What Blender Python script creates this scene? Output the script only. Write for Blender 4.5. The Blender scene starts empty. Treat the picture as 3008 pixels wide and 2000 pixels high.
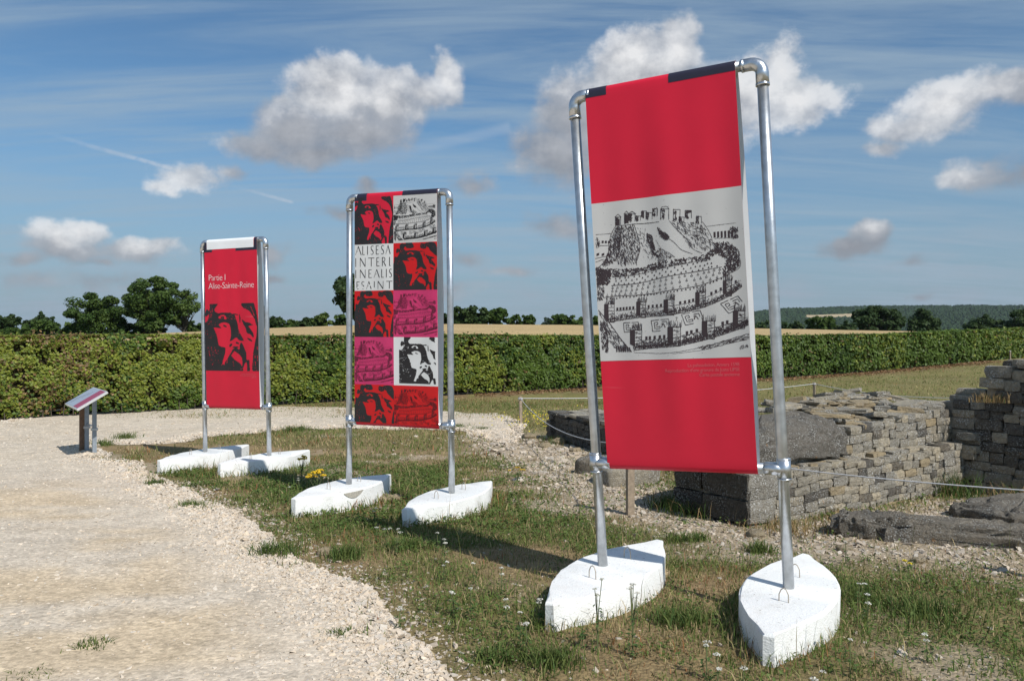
import bpy, bmesh, math, random
import numpy as np
from mathutils import Vector
from mathutils.geometry import delaunay_2d_cdt

# ------------------------------------------------------------------ camera
F, U0, V0, HC = 2400.0, 1504.0, 975.0, 1.6      # focal length, horizon row and eye height of the photograph
scene = bpy.context.scene
col = scene.collection
cam_d = bpy.data.cameras.new('camera')
cam_d.sensor_fit = 'HORIZONTAL'
cam_d.sensor_width = 23.7
cam_d.lens = 23.7 * F / 3008.0
cam_d.shift_y = -(1000.0 - V0) / 3008.0
cam_d.clip_start = 0.05
cam_d.clip_end = 20000
cam = bpy.data.objects.new('camera', cam_d)
col.objects.link(cam)
cam.location = (0, 0, HC)
cam.rotation_euler = (math.radians(90), 0, 0)
scene.camera = cam

# ------------------------------------------------------------------ sun, exposure
SUN_EL = math.radians(45)
SH = Vector((0.62, -0.785, 0)).normalized()          # horizontal direction towards the sun
SUN_AZ = math.atan2(SH.x, SH.y)
sun_d = bpy.data.lights.new('sun', 'SUN')
sun_d.energy = 4.2
sun_d.angle = math.radians(0.53)
sun_d.color = (1.0, 0.965, 0.905)
sun = bpy.data.objects.new('sun', sun_d)
col.objects.link(sun)
sdir = Vector((SH.x * math.cos(SUN_EL), SH.y * math.cos(SUN_EL), math.sin(SUN_EL)))
sun.rotation_euler = sdir.to_track_quat('Z', 'Y').to_euler()
sun.location = (8, -10, 14)
vs = scene.view_settings
vs.view_transform = 'Standard'
vs.look = 'None'
vs.gamma = 1.0
vs.exposure = 0.06
vs.use_curve_mapping = False
cy = scene.cycles
cy.max_bounces = 6
cy.diffuse_bounces = 2
cy.glossy_bounces = 2
cy.transmission_bounces = 3
cy.volume_bounces = 0

# ------------------------------------------------------------------ world: sky with clouds
def build_world():
    w = bpy.data.worlds.new('World')
    scene.world = w
    w.use_nodes = True
    nt = w.node_tree
    nt.nodes.clear()
    N, L = nt.nodes, nt.links
    def nd(t, **k):
        n = N.new(t)
        for a, b in k.items():
            setattr(n, a, b)
        return n
    def setin(n, i, v):
        if hasattr(v, 'links') or hasattr(v, 'is_linked'):
            L.new(v, n.inputs[i])
        else:
            n.inputs[i].default_value = v
    def M(op, a, b=0.0, c=None, clamp=False):
        n = nd('ShaderNodeMath', operation=op, use_clamp=clamp)
        setin(n, 0, a); setin(n, 1, b)
        if c is not None: setin(n, 2, c)
        return n.outputs[0]
    def VM(op, a, b=None):
        n = nd('ShaderNodeVectorMath', operation=op)
        setin(n, 0, a)
        if b is not None: setin(n, 1, b)
        return n.outputs['Value'] if op in ('LENGTH', 'DOT_PRODUCT', 'DISTANCE') else n.outputs['Vector']
    def XYZ(x, y, z=0.0):
        n = nd('ShaderNodeCombineXYZ')
        setin(n, 0, x); setin(n, 1, y); setin(n, 2, z)
        return n.outputs[0]
    def NOISE(v, s, det=5, rough=.55, lac=2.0, dist=0.0):
        n = nd('ShaderNodeTexNoise', noise_dimensions='3D')
        setin(n, 'Vector', v)
        n.inputs['Scale'].default_value = s
        n.inputs['Detail'].default_value = det
        n.inputs['Roughness'].default_value = rough
        n.inputs['Lacunarity'].default_value = lac
        n.inputs['Distortion'].default_value = dist
        return n.outputs['Fac']
    def MR(v, a, b, c=0.0, d=1.0, smooth=True):
        n = nd('ShaderNodeMapRange', interpolation_type='SMOOTHSTEP' if smooth else 'LINEAR')
        setin(n, 0, v); setin(n, 1, a); setin(n, 2, b); setin(n, 3, c); setin(n, 4, d)
        return n.outputs[0]
    def MIX(f, a, b):
        n = nd('ShaderNodeMix', data_type='RGBA')
        setin(n, 0, f); setin(n, 6, a); setin(n, 7, b)
        return n.outputs[2]
    sky = nd('ShaderNodeTexSky', sky_type='NISHITA')
    sky.sun_disc = False
    sky.sun_elevation = SUN_EL
    sky.sun_rotation = SUN_AZ
    sky.altitude = 400
    sky.air_density = 1.0
    sky.dust_density = 1.2
    sky.ozone_density = 2.0
    tc = nd('ShaderNodeTexCoord')
    sep = nd('ShaderNodeSeparateXYZ')
    L.new(tc.outputs['Generated'], sep.inputs[0])
    x, y, z = sep.outputs
    az = M('ARCTAN2', x, y)
    el = M('ARCSINE', z)
    p = XYZ(az, el)
    # domain warp so that the puffs lose their ellipse outline
    wn = nd('ShaderNodeTexNoise', noise_dimensions='3D')
    L.new(p, wn.inputs['Vector'])
    wn.inputs['Scale'].default_value = 17
    wn.inputs['Detail'].default_value = 3
    wv = VM('MULTIPLY', VM('SUBTRACT', wn.outputs['Color'], (.5, .5, .5)), (.055, .036, 0))
    pw = VM('ADD', p, wv)
    K = F
    def ae(u, v):
        dx, dz = (u - U0) / K, (V0 - v) / K
        return math.atan2(dx, 1), math.atan2(dz, math.hypot(1, dx))
    puffs = [  # u, v, half width, half height in photograph units, weight
        (985, 275, 158, 115, 1.05), (1140, 305, 145, 98, 1.05), (865, 375, 150, 92, 1.02), (1050, 385, 210, 92, 1.05), (1310, 225, 62, 84, .66),
        (1240, 270, 95, 60, .8), (770, 425, 130, 52, .85), (940, 440, 190, 58, .9),
        (1880, 250, 235, 140, 1.05), (1985, 150, 100, 95, .92), (1850, 160, 95, 90, .95), (1740, 350, 215, 140, 1.15), (1640, 450, 165, 105, 1.05),
        (2170, 300, 200, 130, .78), (2350, 300, 140, 75, .66), (2310, 200, 66, 85, .52), (1640, 660, 130, 50, .55),
        (2780, 308, 155, 84, .86), (2690, 378, 140, 55, .7), (2910, 275, 115, 50, .68), (2570, 445, 70, 26, .5), (3030, 255, 90, 50, .7),
        (2985, 505, 130, 55, .6), (2850, 525, 90, 28, .45), (2490, 725, 95, 46, .9), (2550, 690, 62, 46, .9),
        (170, 722, 130, 60, .85), (70, 760, 80, 32, .66), (255, 690, 64, 40, .7), (400, 745, 130, 46, .75), (480, 738, 60, 32, .6), (290, 772, 50, 18, .5),
        (570, 525, 120, 42, .5), (480, 552, 60, 28, .5), (670, 500, 60, 26, .5), (1080, 560, 52, 34, .75), (1000, 622, 90, 30, .55),
        (1390, 535, 65, 44, .6), (800, 745, 60, 46, .62), (1360, 770, 100, 40, .5), (790, 815, 60, 20, .6), (1500, 800, 120, 26, .4),
        (2650, 760, 60, 26, .45), (2690, 873, 50, 14, .5), 
        (1330, 850, 120, 30, .42), (90, 830, 120, 34, .4), (330, 830, 120, 26, .38),
    ]
    rnd = random.Random(11)                       # the same kind of clouds all round the sky
    cl = [ae(a, b) + (c / K, d / K, wt) for a, b, c, d, wt in puffs]
    for k in range(7):
        a0 = math.radians(48 + 264 * (k + rnd.uniform(.2, .8)) / 7)
        e0 = math.radians(rnd.uniform(9, 24))
        s = rnd.uniform(.7, 1.1)
        for q in range(2):
            a1 = a0 + rnd.uniform(-.07, .07)
            a1 = a1 - 2 * math.pi if a1 > math.pi else a1
            cl.append((a1, e0 + rnd.uniform(-.02, .03), .07 * s * rnd.uniform(.7, 1.2), .042 * s, .9))
    fld = None
    lk = []
    for (a, e, ra, re, wt) in cl:
        n = nd('ShaderNodeVectorMath', operation='MULTIPLY_ADD')
        n.inputs[1].default_value = (1 / ra, 1 / re, 0); n.inputs[2].default_value = (-a / ra, -e / re, 0)
        lk.append((pw, n.inputs[0]))
        n2 = nd('ShaderNodeVectorMath', operation='LENGTH')
        lk.append((n.outputs['Vector'], n2.inputs[0]))
        n3 = nd('ShaderNodeMath', operation='MULTIPLY_ADD')
        n3.inputs[1].default_value = -wt; n3.inputs[2].default_value = wt
        lk.append((n2.outputs['Value'], n3.inputs[0]))
        f = n3.outputs[0]
        if fld is None: fld = f
        else:
            n4 = nd('ShaderNodeMath', operation='SMOOTH_MAX')
            n4.inputs[2].default_value = .25
            lk.append((fld, n4.inputs[0])); lk.append((f, n4.inputs[1]))
            fld = n4.outputs[0]
    for a, b in lk: L.new(a, b)
    fld = M('MAXIMUM', fld, -1.0)
    nz = NOISE(XYZ(az, M('MULTIPLY', el, 1.15)), 17, 9, .60)
    nz_up = NOISE(XYZ(M('ADD', az, -.012), M('MULTIPLY', M('ADD', el, .020), 1.15)), 17, 5, .55)
    dens_raw = M('ADD', fld, M('MULTIPLY', M('SUBTRACT', nz, .5), 1.15))
    # a bank of far, low cloud lying along the horizon all the way round
    low = NOISE(XYZ(M('MULTIPLY', az, 1.0), M('MULTIPLY', el, 4.5)), 7, 5, .6)
    lowm = M('MULTIPLY', MR(low, .42, .72), MR(el, .16, .02))
    # high thin streaks of ice cloud
    pl = VM('DIVIDE', XYZ(x, y, 0), XYZ(M('ADD', z, .12), M('ADD', z, .12), 1.0))
    rot = nd('ShaderNodeMapping')
    L.new(pl, rot.inputs[0])
    rot.inputs['Rotation'].default_value = (0, 0, math.radians(-18))
    rot.inputs['Scale'].default_value = (.6, 3.0, 1)
    ci = NOISE(rot.outputs[0], 1.25, 6, .62, 2.0, .6)
    ci2 = NOISE(pl, .5, 3, .5)
    cim = M('MULTIPLY', MR(ci, .30, .72), MR(ci2, .25, .58, .45, 1.0))
    # condensation trails
    def trail(u1, v1, u2, v2, wd):
        a1, e1 = ae(u1, v1); a2, e2 = ae(u2, v2)
        dx, dy = a2 - a1, e2 - e1
        ln = math.hypot(dx, dy)
        q = VM('SUBTRACT', VM('ADD', p, VM('MULTIPLY', wv, (.05, .05, 0))), (a1, e1, 0))
        t = VM('DOT_PRODUCT', q, (dx / ln, dy / ln, 0))
        d = M('ABSOLUTE', VM('DOT_PRODUCT', q, (-dy / ln, dx / ln, 0)))
        return M('MULTIPLY', MR(d, wd, wd * .15), M('MULTIPLY', MR(t, -.01, ln * .9), MR(t, ln + .002, ln - .004)))
    tr = M('MAXIMUM', trail(110, 384, 512, 497, .0035), M('MULTIPLY', trail(690, 548, 862, 595, .003), .8))
    tr = M('MULTIPLY', tr, MR(NOISE(p, 130, 3), .25, .6, .35, .8))
    tr = M('MAXIMUM', tr, M('MULTIPLY', trail(900, 500, 1500, 375, .010), .30))
    # light on the clouds: thick upper parts bright, bases and thin skirts grey
    lit = M('SUBTRACT', nz, nz_up)
    thick = MR(dens_raw, .15, 1.0)
    b0 = M('ADD', M('MULTIPLY', lit, 1.2), M('MULTIPLY_ADD', thick, .14, .44))
    up = None
    for (a, e, re) in [ae(1060, 340) + (.085,), ae(1850, 280) + (.1,), ae(2820, 270) + (.08,), ae(260, 735) + (.03,), ae(2520, 710) + (.025,)]:
        g = M('MULTIPLY', MR(M('ABSOLUTE', M('SUBTRACT', az, a)), .17, .10), MR(M('SUBTRACT', el, e), -re * .75, re * .9, -.28, .42))
        up = g if up is None else M('ADD', up, g)
    b0 = M('ADD', b0, up)
    dens = MR(dens_raw, -.05, MR(up, -.28, .42, .50, .26, False))
    cc = nd('ShaderNodeValToRGB')
    setin(cc, 0, b0)
    r = cc.color_ramp
    r.elements[0].position = .08; r.elements[0].color = (.27, .285, .32, 1)
    r.elements[1].position = .98; r.elements[1].color = (.82, .82, .825, 1)
    e = r.elements.new(.5); e.color = (.40, .415, .45, 1)
    STR = .1
    ccol = VM('MULTIPLY', cc.outputs[0], (1 / STR, 1 / STR, 1 / STR))
    s0 = VM('MULTIPLY', sky.outputs[0], (.64, .88, .99))
    hazy = MIX(M('MULTIPLY', MR(el, .26, .0), .72), s0, (2.45, 3.35, 4.35, 1))
    c1 = MIX(M('MULTIPLY', cim, .72), hazy, (3.3, 4.3, 5.25, 1))
    c2 = MIX(M('MULTIPLY', lowm, .6), c1, (3.5, 3.95, 4.7, 1))
    c3 = MIX(M('MULTIPLY', tr, .62), c2, (5.6, 6.1, 6.8, 1))
    c4 = MIX(M('MULTIPLY', dens, MR(dens_raw, .0, .9, .72, .95)), c3, ccol)
    bg = nd('ShaderNodeBackground')
    L.new(c4, bg.inputs[0])
    bg.inputs[1].default_value = STR
    out = nd('ShaderNodeOutputWorld')
    L.new(bg.outputs[0], out.inputs[0])
    w.cycles.sampling_method = 'MANUAL'
    w.cycles.sample_map_resolution = 512
build_world()

# ------------------------------------------------------------------ small helpers
rng = np.random.default_rng(7)
pyr = random.Random(5)

def P(u, v, d):
    return Vector(((u - U0) / F * d, d, HC - (v - V0) / F * d))

def hsh(ix, iy, s):
    v = np.sin(ix * 127.1 + iy * 311.7 + s * 74.7) * 43758.5453
    return v - np.floor(v)

def vnoise(x, y, s=0):
    x = np.asarray(x, float); y = np.asarray(y, float)
    ix, iy = np.floor(x), np.floor(y)
    fx, fy = x - ix, y - iy
    fx = fx * fx * (3 - 2 * fx); fy = fy * fy * (3 - 2 * fy)
    a, b = hsh(ix, iy, s), hsh(ix + 1, iy, s)
    c, d = hsh(ix, iy + 1, s), hsh(ix + 1, iy + 1, s)
    return (a + (b - a) * fx) * (1 - fy) + (c + (d - c) * fx) * fy

def fbm(x, y, s=0, o=4):
    t, a, n = 0, .5, 0
    for k in range(o):
        t = t + a * vnoise(np.asarray(x) * 2 ** k, np.asarray(y) * 2 ** k, s + k * 13)
        n += a; a *= .5
    return t / n

def sstep(a, b, x):
    t = np.clip((np.asarray(x, float) - a) / (b - a), 0, 1)
    return t * t * (3 - 2 * t)

H0 = np.array([-9.5, 15.2]); HD = np.array([.79, .613]); HN = np.array([-.613, .79])   # hedge line
CR_U = [-3000, 300, 780, 1000, 1300, 1700, 2300, 2740, 3100, 6000]
CR_V = [990, 988, 966, 958, 953, 956, 968, 976, 979, 979]

def g(x, y):
    """height of the ground"""
    x = np.asarray(x, float); y = np.asarray(y, float)
    zb = np.interp(y, [-8, 0, 4.1, 6.9, 9.5, 12.5, 16, 21, 31, 60], [.60, .375, .226, .122, .012, -.042, -.06, -.07, -.13, -.13])
    zb = zb + .33 * sstep(11, 30, x)
    q = (x - H0[0]) * HN[0] + (y - H0[1]) * HN[1]
    r = np.hypot(x, y)
    yy = np.maximum(y, .3 * r + 1e-3)
    u = U0 + F * x / yy
    zc = HC + (V0 - np.interp(u, CR_U, CR_V)) / F * 85
    w = np.clip((r - 30) / 55, 0, 1) * sstep(0, 6, q)
    z = zb + (zc - zb) * w
    z = z - np.where(r > 87, np.minimum((r - 87) * .03, 12), 0)
    near = np.clip(1 - r / 40, 0, 1)
    return z + near * ((fbm(x * .9, y * .9, 3, 3) - .5) * .03)

def gz(x, y):
    return float(g(x, y))

def gp(u, v):
    """where the ground meets a line of sight"""
    d = 8.0
    for _ in range(60):
        x = (u - U0) / F * d
        d2 = (HC - gz(x, d)) * F / (v - V0)
        d = .5 * d + .5 * d2
    x = (u - U0) / F * d
    return Vector((x, d, gz(x, d)))

def inpoly(px, py, poly):
    px = np.asarray(px); py = np.asarray(py)
    ins = np.zeros(px.shape, bool)
    n = len(poly)
    for i in range(n):
        x1, y1 = poly[i][0], poly[i][1]
        x2, y2 = poly[(i + 1) % n][0], poly[(i + 1) % n][1]
        if y1 == y2: continue
        c = ((y1 > py) != (y2 > py)) & (px < (x2 - x1) * (py - y1) / (y2 - y1) + x1)
        ins ^= c
    return ins

def edgedist(px, py, poly, closed=True):
    px = np.asarray(px); py = np.asarray(py)
    best = np.full(px.shape, 1e9)
    n = len(poly)
    for i in range(n if closed else n - 1):
        ax, ay = poly[i][0], poly[i][1]
        bx, by = poly[(i + 1) % n][0], poly[(i + 1) % n][1]
        dx, dy = bx - ax, by - ay
        t = np.clip(((px - ax) * dx + (py - ay) * dy) / (dx * dx + dy * dy + 1e-12), 0, 1)
        best = np.minimum(best, np.hypot(px - ax - t * dx, py - ay - t * dy))
    return best

def np_mesh(name, V, Fc, cols=None, smooth=False):
    me = bpy.data.meshes.new(name)
    V = np.ascontiguousarray(V, dtype=np.float32)
    Fc = np.ascontiguousarray(Fc, dtype=np.int32)
    n, k = Fc.shape
    me.vertices.add(len(V)); me.vertices.foreach_set('co', V.ravel())
    me.loops.add(n * k); me.loops.foreach_set('vertex_index', Fc.ravel())
    me.polygons.add(n)
    me.polygons.foreach_set('loop_start', np.arange(0, n * k, k, dtype=np.int32))
    me.polygons.foreach_set('use_smooth', np.full(n, smooth, dtype=bool))
    me.update(calc_edges=True)
    if cols is not None:
        a = me.color_attributes.new('col', 'FLOAT_COLOR', 'POINT')
        c = np.ones((len(V), 4), np.float32); c[:, :cols.shape[1]] = cols
        a.data.foreach_set('color', c.ravel())
    return me

class MB:
    """collects shapes into one mesh"""
    def __init__(s):
        s.v, s.f, s.sm = [], [], []
    def add(s, vs, fs, smooth=False):
        o = len(s.v)
        s.v += [tuple(a) for a in vs]
        s.f += [tuple(i + o for i in q) for q in fs]
        s.sm += [smooth] * len(fs)
        return s
    def box(s, c, size, ex=None, ey=None, ez=None):
        c = Vector(c)
        ex = Vector(ex) if ex is not None else Vector((1, 0, 0))
        ey = Vector(ey) if ey is not None else Vector((0, 1, 0))
        ez = Vector(ez) if ez is not None else ex.cross(ey)
        vs = [c + ex * (a * size[0] / 2) + ey * (b * size[1] / 2) + ez * (d * size[2] / 2) for d in (-1, 1) for b in (-1, 1) for a in (-1, 1)]
        return s.add(vs, [(0, 2, 3, 1), (4, 5, 7, 6), (0, 1, 5, 4), (2, 6, 7, 3), (0, 4, 6, 2), (1, 3, 7, 5)])
    def tube(s, pts, r, n=12, cap=True):
        pts = [Vector(p) for p in pts]
        rs = r if isinstance(r, (list, tuple)) else [r] * len(pts)
        t0 = (pts[1] - pts[0]).normalized()
        a = t0.orthogonal().normalized()
        vs = []
        for i, p in enumerate(pts):
            t = (pts[min(i + 1, len(pts) - 1)] - pts[max(i - 1, 0)]).normalized()
            a = (a - t * a.dot(t)).normalized()
            b = t.cross(a)
            for k in range(n):
                th = 2 * math.pi * k / n
                vs.append(p + (a * math.cos(th) + b * math.sin(th)) * rs[i])
        fs = []
        for i in range(len(pts) - 1):
            for k in range(n):
                fs.append((i * n + k, i * n + (k + 1) % n, (i + 1) * n + (k + 1) % n, (i + 1) * n + k))
        s.add(vs, fs, True)
        if cap:
            o = len(s.v) - len(vs)
            s.f.append(tuple(o + k for k in reversed(range(n)))); s.sm.append(False)
            s.f.append(tuple(o + (len(pts) - 1) * n + k for k in range(n))); s.sm.append(False)
        return s
    def mesh(s, name):
        me = bpy.data.meshes.new(name)
        me.from_pydata(s.v, [], s.f)
        me.polygons.foreach_set('use_smooth', s.sm)
        me.update()
        return me
    def build(s, name, m, parent=None):
        return ob(name, s.mesh(name), m, parent)

def ob(name, me, m=None, parent=None, loc=None):
    o = bpy.data.objects.new(name, me)
    col.objects.link(o)
    if m is not None and me is not None and not me.materials:
        me.materials.append(m)
    if parent is not None: o.parent = parent
    if loc is not None: o.location = loc
    return o

def empty(name, label, cat, group=None, loc=(0, 0, 0)):
    o = bpy.data.objects.new(name, None)
    o.empty_display_size = .1
    col.objects.link(o)
    o.location = loc
    tag(o, label, cat, group)
    return o

def tag(o, label=None, cat=None, group=None, kind=None):
    if label: o['label'] = label
    if cat: o['category'] = cat
    if group: o['group'] = group
    if kind: o['kind'] = kind
    return o

# ------------------------------------------------------------------ materials
def mat(name, color, rough=.6, metal=0.0, var=0.0, vscale=8, bump=0.0, bscale=60, attr=None, spec=.5, transl=0.0, world=True, det=4):
    m = bpy.data.materials.new(name)
    m.use_nodes = True
    nt = m.node_tree
    N, L = nt.nodes, nt.links
    b = N['Principled BSDF']
    b.inputs['Roughness'].default_value = rough
    b.inputs['Metallic'].default_value = metal
    b.inputs['Specular IOR Level'].default_value = spec
    csock = None
    if attr:
        a = N.new('ShaderNodeAttribute'); a.attribute_name = attr
        csock = a.outputs['Color']
    else:
        r = N.new('ShaderNodeRGB'); r.outputs[0].default_value = (*color, 1)
        csock = r.outputs[0]
    geo = N.new('ShaderNodeNewGeometry')
    if var > 0:
        n = N.new('ShaderNodeTexNoise'); n.inputs['Scale'].default_value = vscale; n.inputs['Detail'].default_value = det
        L.new(geo.outputs['Position'], n.inputs['Vector'])
        mr = N.new('ShaderNodeMapRange')
        mr.inputs[1].default_value = .3; mr.inputs[2].default_value = .7
        mr.inputs[3].default_value = 1 - var; mr.inputs[4].default_value = 1 + var
        L.new(n.outputs['Fac'], mr.inputs[0])
        mx = N.new('ShaderNodeVectorMath'); mx.operation = 'MULTIPLY'
        L.new(csock, mx.inputs[0]); L.new(mr.outputs[0], mx.inputs[1])
        csock = mx.outputs[0]
    L.new(csock, b.inputs['Base Color'])
    if bump > 0:
        n = N.new('ShaderNodeTexNoise'); n.inputs['Scale'].default_value = bscale; n.inputs['Detail'].default_value = 5
        L.new(geo.outputs['Position'], n.inputs['Vector'])
        bp = N.new('ShaderNodeBump'); bp.inputs['Strength'].default_value = bump; bp.inputs['Distance'].default_value = .01
        L.new(n.outputs['Fac'], bp.inputs['Height'])
        L.new(bp.outputs[0], b.inputs['Normal'])
    if transl > 0:
        t = N.new('ShaderNodeBsdfTranslucent'); L.new(csock, t.inputs[0])
        ms = N.new('ShaderNodeMixShader'); ms.inputs[0].default_value = transl
        out = N['Material Output']
        L.new(b.outputs[0], ms.inputs[1]); L.new(t.outputs[0], ms.inputs[2]); L.new(ms.outputs[0], out.inputs[0])
    return m

def graph(m):
    nt = m.node_tree
    N, L = nt.nodes, nt.links
    def nd(t, ins=None, **k):
        n = N.new(t)
        for a, b in k.items(): setattr(n, a, b)
        for a, b in (ins or {}).items():
            if hasattr(b, 'is_linked'): L.new(b, n.inputs[a])
            else: n.inputs[a].default_value = b
        return n
    return N, L, nd
def stone_material(name, base, dark, pale, lich=.5):
    m = mat(name, base, .92, spec=.2)
    N, L, nd = graph(m)
    b = N['Principled BSDF']
    pos = nd('ShaderNodeNewGeometry').outputs['Position']
    oi = nd('ShaderNodeObjectInfo').outputs['Random']
    n1 = nd('ShaderNodeTexNoise', {'Vector': pos, 'Scale': 6.0, 'Detail': 6.0, 'Roughness': .65}).outputs['Fac']
    n2 = nd('ShaderNodeTexNoise', {'Vector': pos, 'Scale': 34.0, 'Detail': 5.0, 'Roughness': .65}).outputs['Fac']
    n3 = nd('ShaderNodeTexNoise', {'Vector': pos, 'Scale': 78.0, 'Detail': 4.0, 'Roughness': .65}).outputs['Fac']
    n4 = nd('ShaderNodeTexNoise', {'Vector': pos, 'Scale': 110.0, 'Detail': 4.0, 'Roughness': .6}).outputs['Fac']
    def mr(v, a, c, lo=0.0, hi=1.0): return nd('ShaderNodeMapRange', {0: v, 1: a, 2: c, 3: lo, 4: hi}).outputs[0]
    def mx(f, a, c): return nd('ShaderNodeMix', {0: f, 6: a, 7: c}, data_type='RGBA').outputs[2]
    c = mx(mr(oi, 0, 1, 0, 1), (base[0] * 1.12, base[1] * 1.06, base[2] * .95, 1), (base[0] * .62, base[1] * .64, base[2] * .68, 1))
    n0 = nd('ShaderNodeTexNoise', {'Vector': pos, 'Scale': 1.7, 'Detail': 3.0}).outputs['Fac']
    c = mx(mr(n0, .42, .62, 0, .55), c, (base[0] * .60, base[1] * .60, base[2] * .60, 1))
    c = mx(mr(n1, .47, .7, 0, .8), c, (*dark, 1))
    c = mx(mr(n2, .42, .66, 0, .55), c, (dark[0] * .8, dark[1] * .8, dark[2] * .8, 1))
    spots = nd('ShaderNodeMath', {0: mr(n3, .535, .60), 1: mr(n1, .42, .60, .12, 1.0)}, operation='MULTIPLY').outputs[0]
    spots = nd('ShaderNodeMath', {0: spots, 1: lich}, operation='MULTIPLY').outputs[0]
    c = mx(spots, c, (*pale, 1))
    vo = nd('ShaderNodeTexVoronoi', {'Vector': pos, 'Scale': 5.5}).outputs['Distance']
    c = mx(nd('ShaderNodeMath', {0: mr(vo, .10, .05), 1: mr(n2, .45, .55, 0, .55)}, operation='MULTIPLY').outputs[0], c, (.34, .17, .05, 1))
    L.new(c, b.inputs['Base Color'])
    h = nd('ShaderNodeMath', {0: n2, 1: n4}, operation='ADD').outputs[0]
    bp = nd('ShaderNodeBump', {'Strength': 1.0, 'Distance': .02, 'Height': h})
    L.new(bp.outputs[0], b.inputs['Normal'])
    return m

MT = {}
MT['stone'] = stone_material('weathered_limestone', (.49, .44, .35), (.20, .18, .152), (.70, .70, .67), .9)
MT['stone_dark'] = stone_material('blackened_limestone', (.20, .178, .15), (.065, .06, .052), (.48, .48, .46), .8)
MT['stone_pale'] = stone_material('fresh_limestone', (.52, .42, .27), (.33, .26, .17), (.62, .60, .54), .3)
MT['mortar'] = mat('earthy_mortar', (.33, .285, .22), .95, var=.35, vscale=12, bump=.8, bscale=50)
MT['metal'] = mat('galvanised_steel', (.60, .62, .64), .37, .90, var=.16, vscale=22, bump=.05, bscale=90)
MT['fitting'] = mat('cast_fitting_steel', (.64, .66, .69), .30, .92, var=.18, vscale=35, bump=.14, bscale=70)
MT['rebar'] = mat('rusty_wire', (.46, .40, .33), .7, .4, var=.2, vscale=60)
MT['wood'] = mat('grey_weathered_wood', (.30, .235, .17), .85, var=.25, vscale=30, bump=.3, bscale=80)
MT['rope'] = mat('grey_nylon_rope', (.52, .52, .53), .7, var=.15, vscale=120)
MT['bark'] = mat('bark', (.075, .06, .045), .95, var=.3, vscale=4)
MT['leaf'] = mat('tree_leaf', (.05, .1, .02), .6, attr='col', transl=.28, spec=.25)
MT['hedge_leaf'] = mat('hedge_leaf', (.05, .1, .02), .5, attr='col', transl=.22, spec=.3)
MT['grass'] = mat('grass_blade', (.1, .12, .04), .65, attr='col', transl=.25, spec=.2)
MT['gravel'] = mat('limestone_gravel', (.5, .45, .36), .9, attr='col', spec=.2, var=.10, vscale=90)
MT['petal'] = mat('petal', (.75, .73, .66), .7, attr='col', transl=.2)

def white_paint():
    m = mat('white_masonry_paint', (.83, .83, .81), .75, spec=.3)
    N, L, nd = graph(m)
    b = N['Principled BSDF']
    pos = nd('ShaderNodeNewGeometry').outputs['Position']
    n1 = nd('ShaderNodeTexNoise', {'Vector': pos, 'Scale': 9.0, 'Detail': 8.0, 'Roughness': .7}).outputs['Fac']
    n2 = nd('ShaderNodeTexNoise', {'Vector': pos, 'Scale': 55.0, 'Detail': 4.0}).outputs['Fac']
    n3 = nd('ShaderNodeTexNoise', {'Vector': pos, 'Scale': 130.0, 'Detail': 3.0}).outputs['Fac']
    f = nd('ShaderNodeMapRange', {0: n1, 1: .50, 2: .74, 3: 0.0, 4: .34}).outputs[0]
    c = nd('ShaderNodeMix', {0: f, 6: (.83, .83, .81, 1), 7: (.55, .51, .43, 1)}, data_type='RGBA').outputs[2]
    f2 = nd('ShaderNodeMapRange', {0: n2, 1: .665, 2: .70, 3: 0.0, 4: .7}).outputs[0]
    c = nd('ShaderNodeMix', {0: f2, 6: c, 7: (.33, .30, .26, 1)}, data_type='RGBA').outputs[2]
    L.new(c, b.inputs['Base Color'])
    bp = nd('ShaderNodeBump', {'Strength': .45, 'Distance': .006, 'Height': nd('ShaderNodeMath', {0: n2, 1: n3}, operation='ADD').outputs[0]})
    L.new(bp.outputs[0], b.inputs['Normal'])
    return m
MT['white'] = white_paint()

def soil_material(name, attr='col', bump=.7):
    m = mat(name, (.3, .25, .18), .95, attr=attr, spec=.15)
    N, L, nd = graph(m)
    b = N['Principled BSDF']
    base = [n for n in N if n.type == 'ATTRIBUTE'][0].outputs['Color']
    pos = nd('ShaderNodeNewGeometry').outputs['Position']
    n1 = nd('ShaderNodeTexNoise', {'Vector': pos, 'Scale': 38.0, 'Detail': 6.0, 'Roughness': .7}).outputs['Fac']
    n2 = nd('ShaderNodeTexNoise', {'Vector': pos, 'Scale': 5.0, 'Detail': 4.0}).outputs['Fac']
    vo = nd('ShaderNodeTexVoronoi', {'Vector': pos, 'Scale': 48.0, 'Randomness': 1.0})
    k = nd('ShaderNodeMapRange', {0: n1, 1: .3, 2: .7, 3: .72, 4: 1.26}).outputs[0]
    k2 = nd('ShaderNodeMapRange', {0: n2, 1: .3, 2: .7, 3: .86, 4: 1.12}).outputs[0]
    k = nd('ShaderNodeMath', {0: k, 1: k2}, operation='MULTIPLY').outputs[0]
    sep = nd('ShaderNodeSeparateColor', {0: vo.outputs['Color']})
    kk = nd('ShaderNodeMapRange', {0: sep.outputs[0], 1: 0.0, 2: 1.0, 3: .82, 4: 1.18}).outputs[0]
    k = nd('ShaderNodeMath', {0: k, 1: kk}, operation='MULTIPLY').outputs[0]
    c = nd('ShaderNodeVectorMath', {0: base, 1: k}, operation='MULTIPLY').outputs[0]
    L.new(c, b.inputs['Base Color'])
    h = nd('ShaderNodeMath', {0: n1, 1: vo.outputs['Distance']}, operation='SUBTRACT').outputs[0]
    bp = nd('ShaderNodeBump', {'Strength': bump, 'Distance': .012, 'Height': h})
    L.new(bp.outputs[0], b.inputs['Normal'])
    return m
MT['soil'] = soil_material('grassy_soil')
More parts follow.
